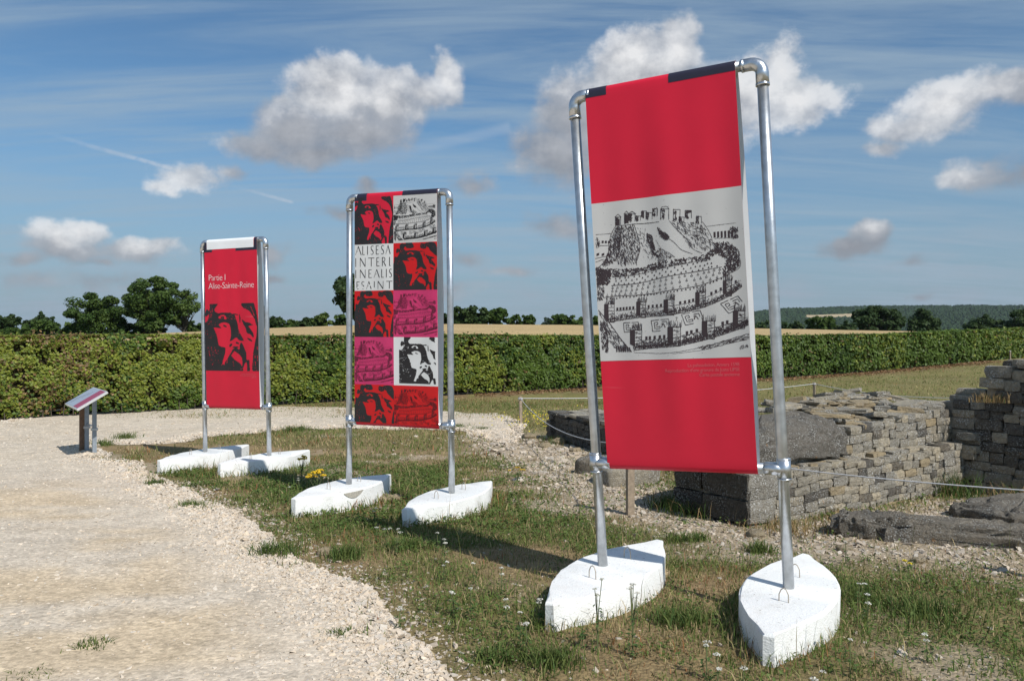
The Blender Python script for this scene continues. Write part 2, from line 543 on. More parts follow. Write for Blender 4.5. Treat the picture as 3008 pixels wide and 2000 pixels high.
MT['path'] = soil_material('compacted_limestone_path', bump=.25)
MT['field'] = soil_material('stubble_straw')
MT['hill'] = mat('hillside', (.05, .07, .03), .95, attr='col', spec=.1)

# ------------------------------------------------------------------ zones on the ground (plan)
path_px = [(1369, 2000), (1253, 1887), (1160, 1808), (1066, 1742), (1001, 1700), (930, 1675), (861, 1654), (815, 1620), (786, 1593), (782, 1560), (730, 1530), (693, 1514),
           (630, 1482), (564, 1447), (520, 1428), (479, 1408), (461, 1392), (392, 1363), (340, 1348), (300, 1330), (288, 1314), (330, 1303), (400, 1306), (470, 1304), (560, 1294),
           (639, 1282), (768, 1272), (860, 1260), (938, 1261), (1008, 1259), (1150, 1261), (1331, 1264), (1370, 1270), (1414, 1290), (1470, 1306), (1530, 1300), (1545, 1262),
           (1526, 1236), (1467, 1214), (1373, 1214), (1200, 1204), (1020, 1199), (840, 1196), (592, 1202), (400, 1209), (204, 1217), (0, 1237)]
PATH = [(a.x, a.y) for a in (gp(u, v) for u, v in path_px)] + [(-13, 12.2), (-13, -5), (.6, -5), (.3, 1.0), (-.02, 2.4)]
def subdiv(poly, st, amp, seed):
    out = []
    n = len(poly)
    for i in range(n):
        a, b = np.array(poly[i]), np.array(poly[(i + 1) % n])
        k = max(1, int(np.hypot(*(b - a)) / st))
        for j in range(k):
            p = a + (b - a) * j / k
            d = np.array([fbm(p[0] * 2.6, p[1] * 2.6, seed, 3) - .5, fbm(p[0] * 2.6, p[1] * 2.6, seed + 9, 3) - .5]) * amp
            out.append(tuple(p + d))
    return out
PATHN = subdiv(PATH, .08, .30, 4)
class PathGrid:
    x0, y0, st = -13.2, 2.3, .05
    nx, ny = 320, 290
    gx, gy = np.meshgrid(x0 + st * np.arange(nx), y0 + st * np.arange(ny))
    d = np.full(gx.shape, 9.0)
    A_ = np.array(PATHN[::1]); B_ = np.roll(A_, -1, axis=0)
    for (ax_, ay_), (bx_, by_) in zip(A_, B_):
        if max(ay_, by_) < 1.5 or min(ax_, bx_) < -12.5: continue
        i0, i1 = int((min(ax_, bx_) - 1.3 - x0) / st), int((max(ax_, bx_) + 1.3 - x0) / st) + 1
        j0, j1 = int((min(ay_, by_) - 1.3 - y0) / st), int((max(ay_, by_) + 1.3 - y0) / st) + 1
        i0, j0 = max(i0, 0), max(j0, 0)
        if i1 <= i0 or j1 <= j0: continue
        sx, sy = gx[j0:j1, i0:i1], gy[j0:j1, i0:i1]
        dx_, dy_ = bx_ - ax_, by_ - ay_
        t_ = np.clip(((sx - ax_) * dx_ + (sy - ay_) * dy_) / (dx_ * dx_ + dy_ * dy_ + 1e-12), 0, 1)
        d[j0:j1, i0:i1] = np.minimum(d[j0:j1, i0:i1], np.hypot(sx - ax_ - t_ * dx_, sy - ay_ - t_ * dy_))
    d = np.where(inpoly(gx, gy, PATHN), d, -d)
def path_sd(x, y):
    """distance to the edge of the path, positive on the path"""
    G = PathGrid
    fx = np.clip((np.asarray(x) - G.x0) / G.st, 0, G.nx - 1.001); fy = np.clip((np.asarray(y) - G.y0) / G.st, 0, G.ny - 1.001)
    ix, iy = fx.astype(int), fy.astype(int)
    fx, fy = fx - ix, fy - iy
    return (G.d[iy, ix] * (1 - fx) + G.d[iy, ix + 1] * fx) * (1 - fy) + (G.d[iy + 1, ix] * (1 - fx) + G.d[iy + 1, ix + 1] * fx) * fy
rub_px = [(1400, 1296), (1480, 1262), (1560, 1258), (1640, 1290), (1790, 1345), (1960, 1420), (2200, 1560), (2480, 1520), (2850, 1440), (3100, 1440), (3100, 1720), (2800, 1690), (2500, 1640),
          (2200, 1610), (1950, 1570), (1800, 1520), (1660, 1480), (1560, 1430), (1480, 1370)]
RUB = [(a.x, a.y) for a in (gp(u, v) for u, v in rub_px)]

LUSH = [(a.x, a.y, r_, s) for a, r_, s in ((gp(u, v), r_, s) for u, v, r_, s in [(1350, 1800, .55, 1), (1180, 1690, .40, 1), (1560, 1870, .35, 1), (1480, 1930, .3, 1), (930, 1560, .40, 1), (1150, 1600, .35, 1), (1520, 1545, .35, .9), (1000, 1420, .35, .6),
        (560, 1430, .3, .9), (1250, 1390, .5, .9), (1400, 1560, .4, .9), (2560, 1850, .35, .9), (2800, 1800, .4, .8), (2000, 1620, .3, .6), (1040, 1655, .22, 0), (1760, 1890, .28, .15), (830, 1500, .25, .1), (1900, 1930, .3, .3), (700, 1290, .5, .9), (450, 1330, .4, .8), (1230, 1310, .5, .8)])]
def zones(x, y):
    """share of bare rubble soil, of green growth and of dry brown thatch"""
    w = .25 * (fbm(x * 1.7, y * 1.7, 21) - .5)
    rin = inpoly(x + w, y + w, RUB)
    de = edgedist(x, y, RUB)
    rub = np.where(rin, np.clip(.55 + de * 1.2, 0, 1), np.clip(.45 - de * .9, 0, 1))
    bare = np.clip(sstep(.58, .74, fbm(x * 1.15, y * 1.15, 40)) + rub * .95, 0, 1)
    green = sstep(.36, .56, fbm(x * 1.0 + 7, y * 1.0, 60)) * (1 - .75 * rub)
    for (lx, ly, lr, s) in LUSH:
        k = np.exp(-((x - lx) ** 2 + (y - ly) ** 2) / lr ** 2)
        green = green + (s - green) * k
        bare = bare * (1 - k * .9 * s)
    return rub, bare, green

def ground_cols(x, y):
    rub, bare, green = zones(x, y)
    n = x.shape[0]
    thatch = np.array([.275, .195, .105]); grn = np.array([.165, .145, .058]); soil = np.array([.40, .325, .235])
    c = thatch[None] * np.ones((n, 1))
    c = c + (grn - c) * (green * .8)[:, None]
    c = c + (soil - c) * (bare * .85)[:, None]
    far = sstep(11, 16, y)
    lawn = np.array([.20, .18, .065])[None] * (.72 + .56 * fbm(x * .5, y * .9, 71))[:, None]
    c = c + (lawn - c) * (far * .85)[:, None]
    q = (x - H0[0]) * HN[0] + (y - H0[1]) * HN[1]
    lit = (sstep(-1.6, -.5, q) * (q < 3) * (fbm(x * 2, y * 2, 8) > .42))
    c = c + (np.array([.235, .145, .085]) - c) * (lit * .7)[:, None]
    past = sstep(80, 100, np.hypot(x, y))
    c = c + (np.array([.10, .11, .04]) - c) * past[:, None]
    return c

def geom_axis(dense_lo, dense_hi, step, far_lo, far_hi, gr=1.16):
    a = list(np.arange(dense_lo, dense_hi + 1e-6, step))
    s, v = step, dense_hi
    while v < far_hi:
        s *= gr; v += s; a.append(v)
    s, v = step, dense_lo
    while v > far_lo:
        s *= gr; v -= s; a.insert(0, v)
    return np.array(a)

def make_ground():
    xs = geom_axis(-6, 7, .085, -3500, 3500, 1.13)
    ys = geom_axis(2.5, 15, .085, -1500, 3500, 1.11)
    X, Y = np.meshgrid(xs, ys)
    x, y = X.ravel(), Y.ravel()
    V = np.stack([x, y, g(x, y)], 1)
    nx, ny = len(xs), len(ys)
    i = np.arange(ny - 1)[:, None] * nx + np.arange(nx - 1)[None]
    Fq = np.stack([i, i + 1, i + 1 + nx, i + nx], -1).reshape(-1, 4)
    o = ob('ground', np_mesh('ground', V, Fq, ground_cols(x, y), True), MT['soil'])
    tag(o, kind='structure')
make_ground()

def make_path():
    pts = [Vector(p) for p in PATHN]
    n = len(pts)
    ed = [(i, (i + 1) % n) for i in range(n)]
    gx, gy = np.meshgrid(np.arange(-12, .6, .14), np.arange(2.6, 16, .14))
    gx = gx.ravel() + rng.uniform(-.03, .03, gx.size); gy = gy.ravel() + rng.uniform(-.03, .03, gy.size)
    k = inpoly(gx, gy, PATHN)
    k &= edgedist(gx, gy, PATHN) > .08
    pts += [Vector((a, b)) for a, b in zip(gx[k], gy[k])]
    vo, eo, fo, *_ = delaunay_2d_cdt(pts, ed, [], 1, 1e-5)
    vx = np.array([v.x for v in vo]); vy = np.array([v.y for v in vo])
    d = np.abs(path_sd(vx, vy))
    V = np.stack([vx, vy, g(vx, vy) + .004 + .016 * sstep(0, .25, d)], 1)
    sand = sand_share(vx, vy)
    c0, c1 = np.array([.57, .452, .312]), np.array([.578, .494, .392])
    C = c1 + (c0 - c1) * sand[:, None]
    C = C * (.93 + .14 * fbm(vx * 3, vy * 3, 5))[:, None]
    fo = [f if len(f) == 3 else f[:3] for f in fo]
    Fc = np.array(fo)
    a, b, c = V[Fc[:, 0]], V[Fc[:, 1]], V[Fc[:, 2]]
    fl = np.cross(b - a, c - a)[:, 2] < 0
    Fc[fl] = Fc[fl][:, ::-1]
    o = ob('gravel_path', np_mesh('gravel_path', V, Fc, C, True), MT['path'])
    tag(o, kind='structure')

def sand_share(x, y):
    d = np.abs(path_sd(x, y))
    f = fbm(x * .8 + y * .5, y * 1.9 - x * .4, 77)
    return sstep(.43, .60, f) * sstep(.35, .9, d) * (1 - .8 * sstep(7, 9, y))
make_path()

# ------------------------------------------------------------------ stubble field beyond the hedge
def make_field():
    th = np.linspace(-1.05, 1.02, 130)
    rows = []
    for t in th:
        dx, dy = math.sin(t), math.cos(t)
        den = dx * HN[0] + dy * HN[1]
        r0 = ((H0[0] + .9 * HN[0]) * HN[0] + (H0[1] + .9 * HN[1]) * HN[1]) / max(den, .05)
        r0 = min(max(r0, 5), 82)
        rr = r0 + (86 - r0) * np.linspace(0, 1, 60)
        rows.append(np.stack([rr * dx, rr * dy], 1))
    A = np.array(rows)
    x, y = A[..., 0].ravel(), A[..., 1].ravel()
    V = np.stack([x, y, g(x, y) + .03 + .05 * fbm(x * .6, y * 2.0, 3)], 1)
    n, k = A.shape[:2]
    i = np.arange(n - 1)[:, None] * k + np.arange(k - 1)[None]
    Fq = np.stack([i, i + 1, i + 1 + k, i + k], -1).reshape(-1, 4)[:, ::-1]
    c = np.array([.46, .335, .17])[None] * (.82 + .36 * fbm(x * .25, y * .9, 9))[:, None]
    tag(ob('stubble_field', np_mesh('stubble_field', V, Fq, c, True), MT['field']), kind='structure')
make_field()

# ------------------------------------------------------------------ leaf cards
def cards(cen, nrm, size, cols, rg, asp=.62):
    n = len(cen)
    nrm = nrm / np.linalg.norm(nrm, axis=1, keepdims=True)
    t = rg.normal(size=(n, 3))
    a = np.cross(nrm, t); a /= np.linalg.norm(a, axis=1, keepdims=True) + 1e-9
    b = np.cross(nrm, a)
    s = size[:, None]
    V = np.stack([cen - a * s, cen + b * s * asp, cen + a * s, cen - b * s * asp], 1)
    V[:, 1] += nrm * s * .12; V[:, 3] += nrm * s * .12
    C = np.repeat(cols, 4, axis=0)
    return V.reshape(-1, 3), np.arange(n * 4).reshape(-1, 4), C

# ------------------------------------------------------------------ hedge
def make_hedge():
    rg = np.random.default_rng(31)
    root = empty('clipped_hedge', 'long clipped beech hedge with yellowing leaves in front of the stubble field', 'hedge', loc=(0, 0, 0))
    L0, L1, TH = -7.0, 58.0, .75
    def hgt(s): return 1.55 + .015 * np.sin(s * .7) + .04 * (fbm(s * .8, s * 0, 12) - .5)
    def place(s, h, dep):
        x = H0[0] + HD[0] * s + HN[0] * dep
        y = H0[1] + HD[1] * s + HN[1] * dep
        return x, y
    allV, allF, allC = [], [], []
    off = 0
    for (a, b, dens) in [(-7, 9, 2900), (9, 22, 1900), (22, 58, 800)]:
        for face in ('front', 'top', 'inner'):
            area = (b - a) * (1.5 if face != 'top' else TH)
            n = int(area * dens * {'front': 1.0, 'top': .8, 'inner': .55}[face])
            s = rg.uniform(a, b, n)
            H = hgt(s)
            bul = .10 * (fbm(s * 1.3, s * 0 + 3, 5) - .5)
            if face == 'top':
                dep = rg.uniform(0, TH, n)
                h = H + .06 * (fbm(s * 2.2, dep * 2.2, 7) - .5) + np.abs(rg.normal(0, .018, n)) + (rg.random(n) < .012) * rg.uniform(0, .10, n)
                nr = np.stack([HN[0] * -.2 + 0 * s, HN[1] * -.2 + 0 * s, 1 + 0 * s], 1)
            else:
                h = rg.uniform(.02, 1, n) ** .92 * H
                cell = fbm(s * 4.2, h * 4.6, 15, 3)
                lump = .24 * (cell - .5) + bul - .10 * sstep(.55, 0, h)
                dep = -lump + (rg.uniform(-.03, .05, n) if face == 'front' else rg.uniform(.07, .22, n))
                nr = np.stack([-HN[0] + 0 * s, -HN[1] + 0 * s, .45 + 0 * s], 1)
                keep = rg.random(n) < (.35 + .65 * sstep(.0, .45, h + .3 * (fbm(s * 3, s * 0, 91) - .5))) * (.12 + .88 * sstep(.30, .44, cell))
                dhs = fbm(s * 4.2 + .12, h * 4.6, 15, 3) - cell; dhh = fbm(s * 4.2, h * 4.6 + .12, 15, 3) - cell
                nr = nr + np.stack([-HD[0] * dhs, -HD[1] * dhs, -dhh], 1) * 6.0
                s, h, dep, nr, H = s[keep], h[keep], dep[keep], nr[keep], H[keep]
                n = len(s)
            x, y = place(s, h, dep)
            z = g(x, y) + h
            nr = nr + rg.normal(0, .42, (n, 3))
            dist = np.hypot(x, y)
            size = .030 * (dist / 15) ** .8 * rg.uniform(.65, 1.3, n)
            # leaf colour: dark, mid, yellow green, dead brown
            dark, mid, yel, brn = (np.array(c) for c in ([.024, .060, .011], [.095, .150, .022], [.235, .255, .036], [.22, .14, .06]))
            big = np.where(s < 16, fbm(s * .55, h * .9, 33), fbm(s * .8, h * .12, 33))
            m1 = rg.random(n) * .7 + .55 * sstep(.35, .7, big)
            C = dark + (mid - dark) * np.clip(m1 * 1.5, 0, 1)[:, None]
            yshare = np.clip(sstep(.42, .66, fbm(s * .9 + 5, np.where(s < 16, h * 1.1, h * .15), 55)) * .85 + .16 * sstep(.8, 1.5, h), 0, 1) * (1 - .55 * sstep(14, 24, s))
            yk = rg.random(n) < yshare
            C[yk] = mid + (yel - mid) * rg.uniform(.3, 1, yk.sum())[:, None]
            bshare = np.clip(.015 + .42 * np.exp(-((s - 1.0) / .8) ** 2) * sstep(.28, .6, fbm(s * 1.5, h * 2, 66)) + .12 * sstep(1.35, 1.5, h) * (s < 12) + .05 * (s < -.8), 0, 1)
            bk = rg.random(n) < bshare
            C[bk] = brn * rg.uniform(.5, 1.3, bk.sum())[:, None]
            C = C * rg.uniform(.75, 1.2, n)[:, None]
            V, Fq, Cc = cards(np.stack([x, y, z], 1), nr, size, C, rg, .66)
            allV.append(V); allF.append(Fq + off); allC.append(Cc); off += len(V)
    me = np_mesh('foliage', np.concatenate(allV), np.concatenate(allF), np.concatenate(allC))
    fo = ob('foliage', me, MT['hedge_leaf'], root); fo['kind'] = 'stuff'
    # woody inside: a rough dark core and upright stems
    ss = np.arange(L0, L1, .4)
    vs, fs = [], []
    for i, s in enumerate(ss):
        H = float(hgt(s)) - .09
        for (dep, h) in [(.20, .12), (.16, .6), (.17, H - .05), (.22, H), (TH - .1, H), (TH - .1, .12)]:
            x, y = place(s, h, dep + .05 * pyr.uniform(-1, 1))
            vs.append((x, y, gz(x, y) + h + .03 * pyr.uniform(-1, 1)))
        if i:
            for k in range(6):
                a, b = (i - 1) * 6 + k, (i - 1) * 6 + (k + 1) % 6
                fs.append((a, b, b + 6, a + 6))
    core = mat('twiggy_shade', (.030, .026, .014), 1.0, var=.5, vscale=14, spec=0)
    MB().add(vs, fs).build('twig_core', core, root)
    mb = MB()
    for s in np.arange(L0, 26, .16):
        x, y = place(s + pyr.uniform(-.05, .05), 0, pyr.uniform(.05, .25))
        z = gz(x, y)
        mb.tube([(x, y, z - .02), (x + pyr.uniform(-.06, .06), y + pyr.uniform(-.06, .06), z + .35), (x + pyr.uniform(-.12, .12), y + pyr.uniform(-.12, .12), z + .75)], [.011, .008, .004], 5, False)
    st = mb.build('stems', MT['bark'], root); st['kind'] = 'stuff'
make_hedge()

# ------------------------------------------------------------------ trees
def make_tree(name, label, cat, u, vtop, hw_px, D, vbase=None, seed=1, tone=0, group=None, trunk=.18, leaf=.22, n=2600, lean=0.0, open_=0.0, shape='round'):
    rg = np.random.default_rng(seed)
    x, y = (u - U0) / F * D, D
    zb = gz(x, y) - .1
    ztop = HC + (V0 - vtop) / F * D
    H = ztop - zb
    hw = hw_px / F * D
    root = empty(name, label, cat, group, (x, y, zb))
    th = H * trunk
    # boughs
    mb = MB()
    rt = max(.05, H * .028)
    mb.tube([(0, 0, 0), (lean * .2, 0, th), (lean * .5, 0, H * .55)], [rt, rt * .8, rt * .35], 8, False)
    cz, rz = (th * .85 + H) / 2, (H - th * .85) / 2
    if cat == 'shrub': cz, rz = H * .42, H * .60
    nc = max(16, int(24 + hw * 11))
    d = rg.normal(size=(nc, 3)); d /= np.linalg.norm(d, axis=1, keepdims=True)
    rad = rg.random(nc) ** .45 * .86
    cc = d * rad[:, None] * np.array([hw, hw, rz])
    if shape == 'cone': cc[:, :2] *= (1.15 - .75 * (cc[:, 2:3] / rz * .5 + .5))
    cc[:, 2] += cz
    cc[:, 0] += lean * (cc[:, 2] / H)
    cr = rg.uniform(.12, .27, nc) * min(hw, rz * 1.2)
    for i in range(nc):
        if rg.random() < .7:
            p0 = Vector((lean * .3, 0, th * rg.uniform(.6, 1.6)))
            p1 = Vector(cc[i])
            mb.tube([p0, p0.lerp(p1, .5) + Vector((0, 0, -.05 * H)), p1], [rt * .45, rt * .28, rt * .08], 5, False)
    mb.build('trunk', MT['bark'], root)
    k = rg.integers(0, nc, n)
    v = rg.normal(size=(n, 3)); v /= np.linalg.norm(v, axis=1, keepdims=True)
    rr = rg.random(n) ** .38
    pos = cc[k] + v * (rr * cr[k])[:, None] * np.array([1.1, 1.1, .75])
    pos[:, 2] = np.maximum(pos[:, 2], .12 * H * rg.random(n))
    keep = rg.random(n) > open_
    pos, k, v = pos[keep], k[keep], v[keep]
    m = len(pos)
    nr = v * .8 + np.array([0, 0, .6]) + rg.normal(0, .5, (m, 3))
    pal = [([.034, .074, .014], [.100, .150, .030]), ([.026, .055, .016], [.065, .100, .028]), ([.055, .10, .020], [.13, .18, .04]), ([.03, .05, .03], [.06, .085, .045])][tone]
    a, b = np.array(pal[0]), np.array(pal[1])
    tcl = rg.random(nc)
    f = np.clip(.55 * tcl[k] + .45 * rg.random(m), 0, 1)
    C = a + (b - a) * f[:, None]
    V, Fq, Cc = cards(pos, nr, leaf * rg.uniform(.6, 1.3, m), C, rg, .7)
    ob('crown', np_mesh('crown', V, Fq, Cc), MT['leaf'], root)
    return root

TG = 'trees and shrubs along the far edge of the stubble field'
make_tree('broadleaf_tree', 'tallest spreading broadleaf tree left of the leftmost sign', 'tree', 450, 803, 104, 92, seed=3, n=24000, leaf=.14, group=TG, trunk=.03)
make_tree('broadleaf_tree', 'thin sunlit tree with gaps and drooping twigs beside the leftmost sign', 'tree', 540, 836, 54, 92, seed=4, n=4200, leaf=.13, tone=2, group=TG, open_=.35, trunk=.12)
make_tree('broadleaf_tree', 'lower dome shaped broadleaf tree touching the tallest tree on its left', 'tree', 298, 846, 104, 93, seed=5, n=20000, leaf=.14, tone=0, group=TG, trunk=.02)
make_tree('pine_tree', 'dark bushy pine at the left edge of the photo above the hedge', 'tree', 22, 917, 42, 100, seed=6, n=2600, tone=1, group=TG, leaf=.2, trunk=.3)
make_tree('pine_tree', 'dark flat topped pine left of the dome shaped tree at far left', 'tree', 132, 912, 36, 100, seed=7, n=2400, tone=1, group=TG, leaf=.2, trunk=.35)
make_tree('pine_tree', 'small dark pine between the two larger pines at far left', 'tree', 82, 932, 18, 101, seed=8, n=900, tone=1, group=TG, leaf=.2, trunk=.3)
make_tree('shrub', 'rounded green shrub in front of the flat topped pine at far left', 'shrub', 140, 935, 62, 96, seed=9, n=4200, group=TG, trunk=.05)
make_tree('shrub', 'low shrub under the pine at the left edge of the photo', 'shrub', 50, 950, 62, 96, seed=10, n=3400, group=TG, trunk=.05, tone=0)
make_tree('shrub', 'low shrub at the foot of the dome shaped tree on its left', 'shrub', 210, 946, 48, 95, seed=11, n=3000, group=TG, trunk=.05, tone=0)
make_tree('shrub', 'low undergrowth shrub beneath the tallest tree at left', 'shrub', 400, 950, 100, 94, seed=12, n=4200, group=TG, trunk=.05, tone=0)
make_tree('shrub', 'small shrub just left of the left pole of the leftmost sign', 'shrub', 565, 942, 34, 95, seed=13, n=1700, group=TG, trunk=.05)
make_tree('slender_tree', 'dark slender tree just right of the leftmost sign', 'tree', 778, 890, 15, 95, seed=14, n=1500, group=TG, tone=1, trunk=.2)
make_tree('shrub', 'dark shrub at the foot of the slender tree behind the leftmost sign', 'shrub', 800, 926, 34, 94, seed=15, n=1500, group=TG, trunk=.04, tone=1)
make_tree('shrub', 'broad low shrub between the left and middle signs, left one of the row', 'shrub', 845, 934, 52, 94, seed=16, n=2200, group=TG, trunk=.04)
make_tree('shrub', 'ragged low shrub with a thin upright twig between left and middle signs', 'shrub', 905, 932, 50, 94, seed=17, n=2000, group=TG, trunk=.04, tone=1)
make_tree('shrub', 'bright green pear shaped bush midway between left and middle signs', 'shrub', 948, 913, 30, 94, seed=18, n=2200, group=TG, trunk=.06, tone=2)
make_tree('shrub', 'loose shrub just left of the left pole of the middle sign', 'shrub', 1003, 920, 34, 95, seed=19, n=1300, group=TG, trunk=.08, open_=.25)
make_tree('conifer_tree', 'dark tall tree mostly hidden behind the middle sign', 'tree', 1072, 785, 98, 88, seed=20, n=12000, group=TG, tone=1, trunk=.12, leaf=.2)
make_tree('shrub', 'dark shrub right behind the right pole of the middle sign', 'shrub', 1305, 911, 40, 90, seed=21, n=1700, group=TG, trunk=.05, tone=1)
make_tree('shrub', 'tall dark bush first to the right of the middle sign', 'shrub', 1352, 891, 38, 90, seed=22, n=2600, group=TG, trunk=.05, tone=1)
make_tree('shrub', 'dark rounded bush second to the right of the middle sign', 'shrub', 1400, 896, 46, 90, seed=23, n=2800, group=TG, trunk=.05, tone=1)
make_tree('broadleaf_tree', 'green bush with a pointed top, tallest right of the middle sign', 'tree', 1462, 891, 36, 90, seed=24, n=2600, group=TG, trunk=.07, tone=0)
make_tree('shrub', 'small reddish green shrub between the pointed bush and the lone round tree', 'shrub', 1508, 920, 26, 91, seed=25, n=800, group=TG, trunk=.05, open_=.3)
make_tree('broadleaf_tree', 'small lone round tree at the field edge midway between middle and right signs', 'tree', 1550, 920, 26, 110, seed=26, n=1700, group=TG, trunk=.12, tone=0)
make_tree('far_tree', 'bluish distant tree right of the small lone round tree', 'tree', 1605, 928, 28, 190, seed=27, n=1500, group=TG, trunk=.1, tone=3, leaf=.4)
make_tree('broadleaf_tree', 'green tree with forked top left of the left pole of the right sign', 'tree', 1645, 913, 30, 105, seed=28, n=2000, group=TG, trunk=.1, tone=0)
make_tree('shrub', 'low wide shrub touching the left pole of the right sign', 'shrub', 1692, 926, 42, 105, seed=29, n=1900, group=TG, trunk=.04, tone=0)
make_tree('shrub', 'small shrub between the left pole and the banner of the right sign', 'shrub', 1745, 927, 34, 105, seed=30, n=1500, group=TG, trunk=.04)
RG = 'trees beyond the field on the right'
make_tree('shrub', 'small dark shrub between the banner and right pole of the right sign', 'shrub', 2245, 936, 40, 120, seed=31, n=1800, group=RG, trunk=.04, tone=1)
make_tree('shrub', 'low dark shrub just right of the right pole of the right sign', 'shrub', 2325, 940, 44, 120, seed=32, n=1800, group=RG, trunk=.04, tone=1)
make_tree('broadleaf_tree', 'smallish two lobed green tree right of the right sign', 'tree', 2412, 920, 46, 120, seed=33, n=5200, group=RG, trunk=.02, tone=0)
make_tree('shrub', 'small bush between the two lobed tree and the largest dark tree', 'shrub', 2480, 938, 36, 120, seed=34, n=1300, group=RG, trunk=.04, tone=1)
make_tree('broadleaf_tree', 'largest wide dark tree against the wooded hill', 'tree', 2578, 893, 88, 125, seed=35, n=13000, group=RG, trunk=.01, tone=1)
make_tree('broadleaf_tree', 'dark pyramid shaped tree second from the right against the wooded hill', 'tree', 2720, 896, 66, 128, seed=36, n=9000, group=RG, trunk=.01, tone=1, shape='cone')
make_tree('broadleaf_tree', 'low wide tree just above the hedge near the right edge', 'tree', 2892, 918, 80, 130, seed=37, n=8000, group=RG, trunk=.01, tone=1)
make_tree('broadleaf_tree', 'darkest tree cut off by the right edge of the photo', 'tree', 3012, 898, 58, 125, seed=38, n=5500, group=RG, trunk=.08, tone=1)

# ------------------------------------------------------------------ far hills with woods
def make_hills():
    HU = [1500, 1800, 2050, 2220, 2300, 2400, 2550, 2700, 2850, 3008, 3400, 4200, 5200]
    HV = [992, 982, 953, 923, 914, 911, 905, 903, 901, 904, 908, 933, 988]
    us = np.arange(1500, 5200, 12.0)
    ds = np.linspace(700, 2600, 60)
    U, Dd = np.meshgrid(us, ds)
    ridge = (V0 - np.interp(U, HU, HV)) / F * 2000 + HC
    t = sstep(750, 2000, Dd)
    base = -14
    Z = base + (ridge - base) * (t * .55 + .45 * t ** 2) + 6 * (fbm(U * .004, Dd * .004, 2) - .5)
    Z = np.where(Dd > 2000, Z - (Dd - 2000) * .05, Z)
    X = (U - U0) / F * Dd
    V = np.stack([X.ravel(), Dd.ravel(), Z.ravel()], 1)
    ny, nx = U.shape
    i = np.arange(ny - 1)[:, None] * nx + np.arange(nx - 1)[None]
    Fq = np.stack([i, i + 1, i + 1 + nx, i + nx], -1).reshape(-1, 4)
    def clear(u, d):
        c = np.zeros(u.shape, bool)
        for (a, b, p, q) in [(2361, 2520, 1560, 1640), (2750, 2838, 1840, 1900), (2856, 2880, 1840, 1900), (2900, 2972, 1850, 1910)]:
            c |= (u > a) & (u < b) & (d > p) & (d < q)
        return c
    uf, df = U.ravel(), Dd.ravel()
    k = clear(uf, df)
    C = np.array([.035, .055, .022])[None] * np.ones((len(uf), 1))
    C[k] = (.44, .35, .22)
    tag(ob('hills', np_mesh('hills', V, Fq, C, True), MT['hill']), kind='structure')
    # canopy of the far wood
    rg = np.random.default_rng(9)
    n = 30000
    u = rg.uniform(1700, 3300, n); d = rg.uniform(800, 2050, n) ** 1.0
    k = ~clear(u, d)
    k &= ~clear(u, d + 40)
    u, d = u[k], d[k]; n = len(u)
    from_grid_u = (u - us[0]) / 12.0; from_grid_d = (d - ds[0]) / (ds[1] - ds[0])
    iu = np.clip(from_grid_u.astype(int), 0, nx - 2); idd = np.clip(from_grid_d.astype(int), 0, ny - 2)
    fu, fd = from_grid_u - iu, from_grid_d - idd
    z = (Z[idd, iu] * (1 - fu) + Z[idd, iu + 1] * fu) * (1 - fd) + (Z[idd + 1, iu] * (1 - fu) + Z[idd + 1, iu + 1] * fu) * fd
    x = (u - U0) / F * d
    r = rg.uniform(3.5, 7, n)
    oc = np.array([[1, 0, 0], [.5, .87, 0], [-.5, .87, 0], [-1, 0, 0], [-.5, -.87, 0], [.5, -.87, 0], [.6, .2, .7], [-.2, .6, .75], [-.4, -.5, .7], [.1, 0, 1.0]])
    fc = np.array([[0, 1, 6], [1, 7, 6], [1, 2, 7], [2, 3, 7], [3, 8, 7], [3, 4, 8], [4, 5, 8], [5, 6, 8], [5, 0, 6], [6, 7, 9], [7, 8, 9], [8, 6, 9]])
    Vv = oc[None] * r[:, None, None] * rg.uniform(.75, 1.25, (n, 10, 3)) + np.stack([x, d, z - 1], 1)[:, None]
    Fq = fc[None] + (np.arange(n) * 10)[:, None, None]
    cc = np.array([.026, .046, .022])[None] * rg.uniform(.75, 1.3, (n, 1)) * np.array([1, 1, 1])
    o = ob('far_wood', np_mesh('far_wood', Vv.reshape(-1, 3), Fq.reshape(-1, 3), np.repeat(cc, 10, axis=0)), MT['hill'])
    tag(o, 'far off wood covering the blue green hillside', 'wood', kind='stuff')
make_hills()
from mathutils import noise as mnoise, Matrix
# ------------------------------------------------------------------ banner print materials
def cloth(name, c, rough=.42):
    return mat(name, c, rough, var=.045, vscale=3.2, bump=.06, bscale=260, spec=.35)
MT['crimson'] = cloth('crimson_vinyl', (.66, .014, .042))
def scuffs(m):
    N, L, nd = graph(m)
    b = N['Principled BSDF']
    src = b.inputs['Base Color'].links[0].from_socket
    pos = nd('ShaderNodeNewGeometry').outputs['Position']
    mp = nd('ShaderNodeMapping', {0: pos, 'Scale': (2.2, 2.2, 60.0), 'Rotation': (0.0, .12, 0.0)}).outputs[0]
    n = nd('ShaderNodeTexNoise', {'Vector': mp, 'Scale': 1.0, 'Detail': 3.0}).outputs['Fac']
    k = nd('ShaderNodeTexNoise', {'Vector': pos, 'Scale': 2.3, 'Detail': 2.0}).outputs['Fac']
    f = nd('ShaderNodeMath', {0: nd('ShaderNodeMapRange', {0: n, 1: .70, 2: .78, 3: 0.0, 4: .28}).outputs[0], 1: nd('ShaderNodeMapRange', {0: k, 1: .5, 2: .62}).outputs[0]}, operation='MULTIPLY').outputs[0]
    c = nd('ShaderNodeMix', {0: f, 6: src, 7: (.75, .45, .46, 1)}, data_type='RGBA').outputs[2]
    L.new(c, b.inputs['Base Color'])
scuffs(MT['crimson'])
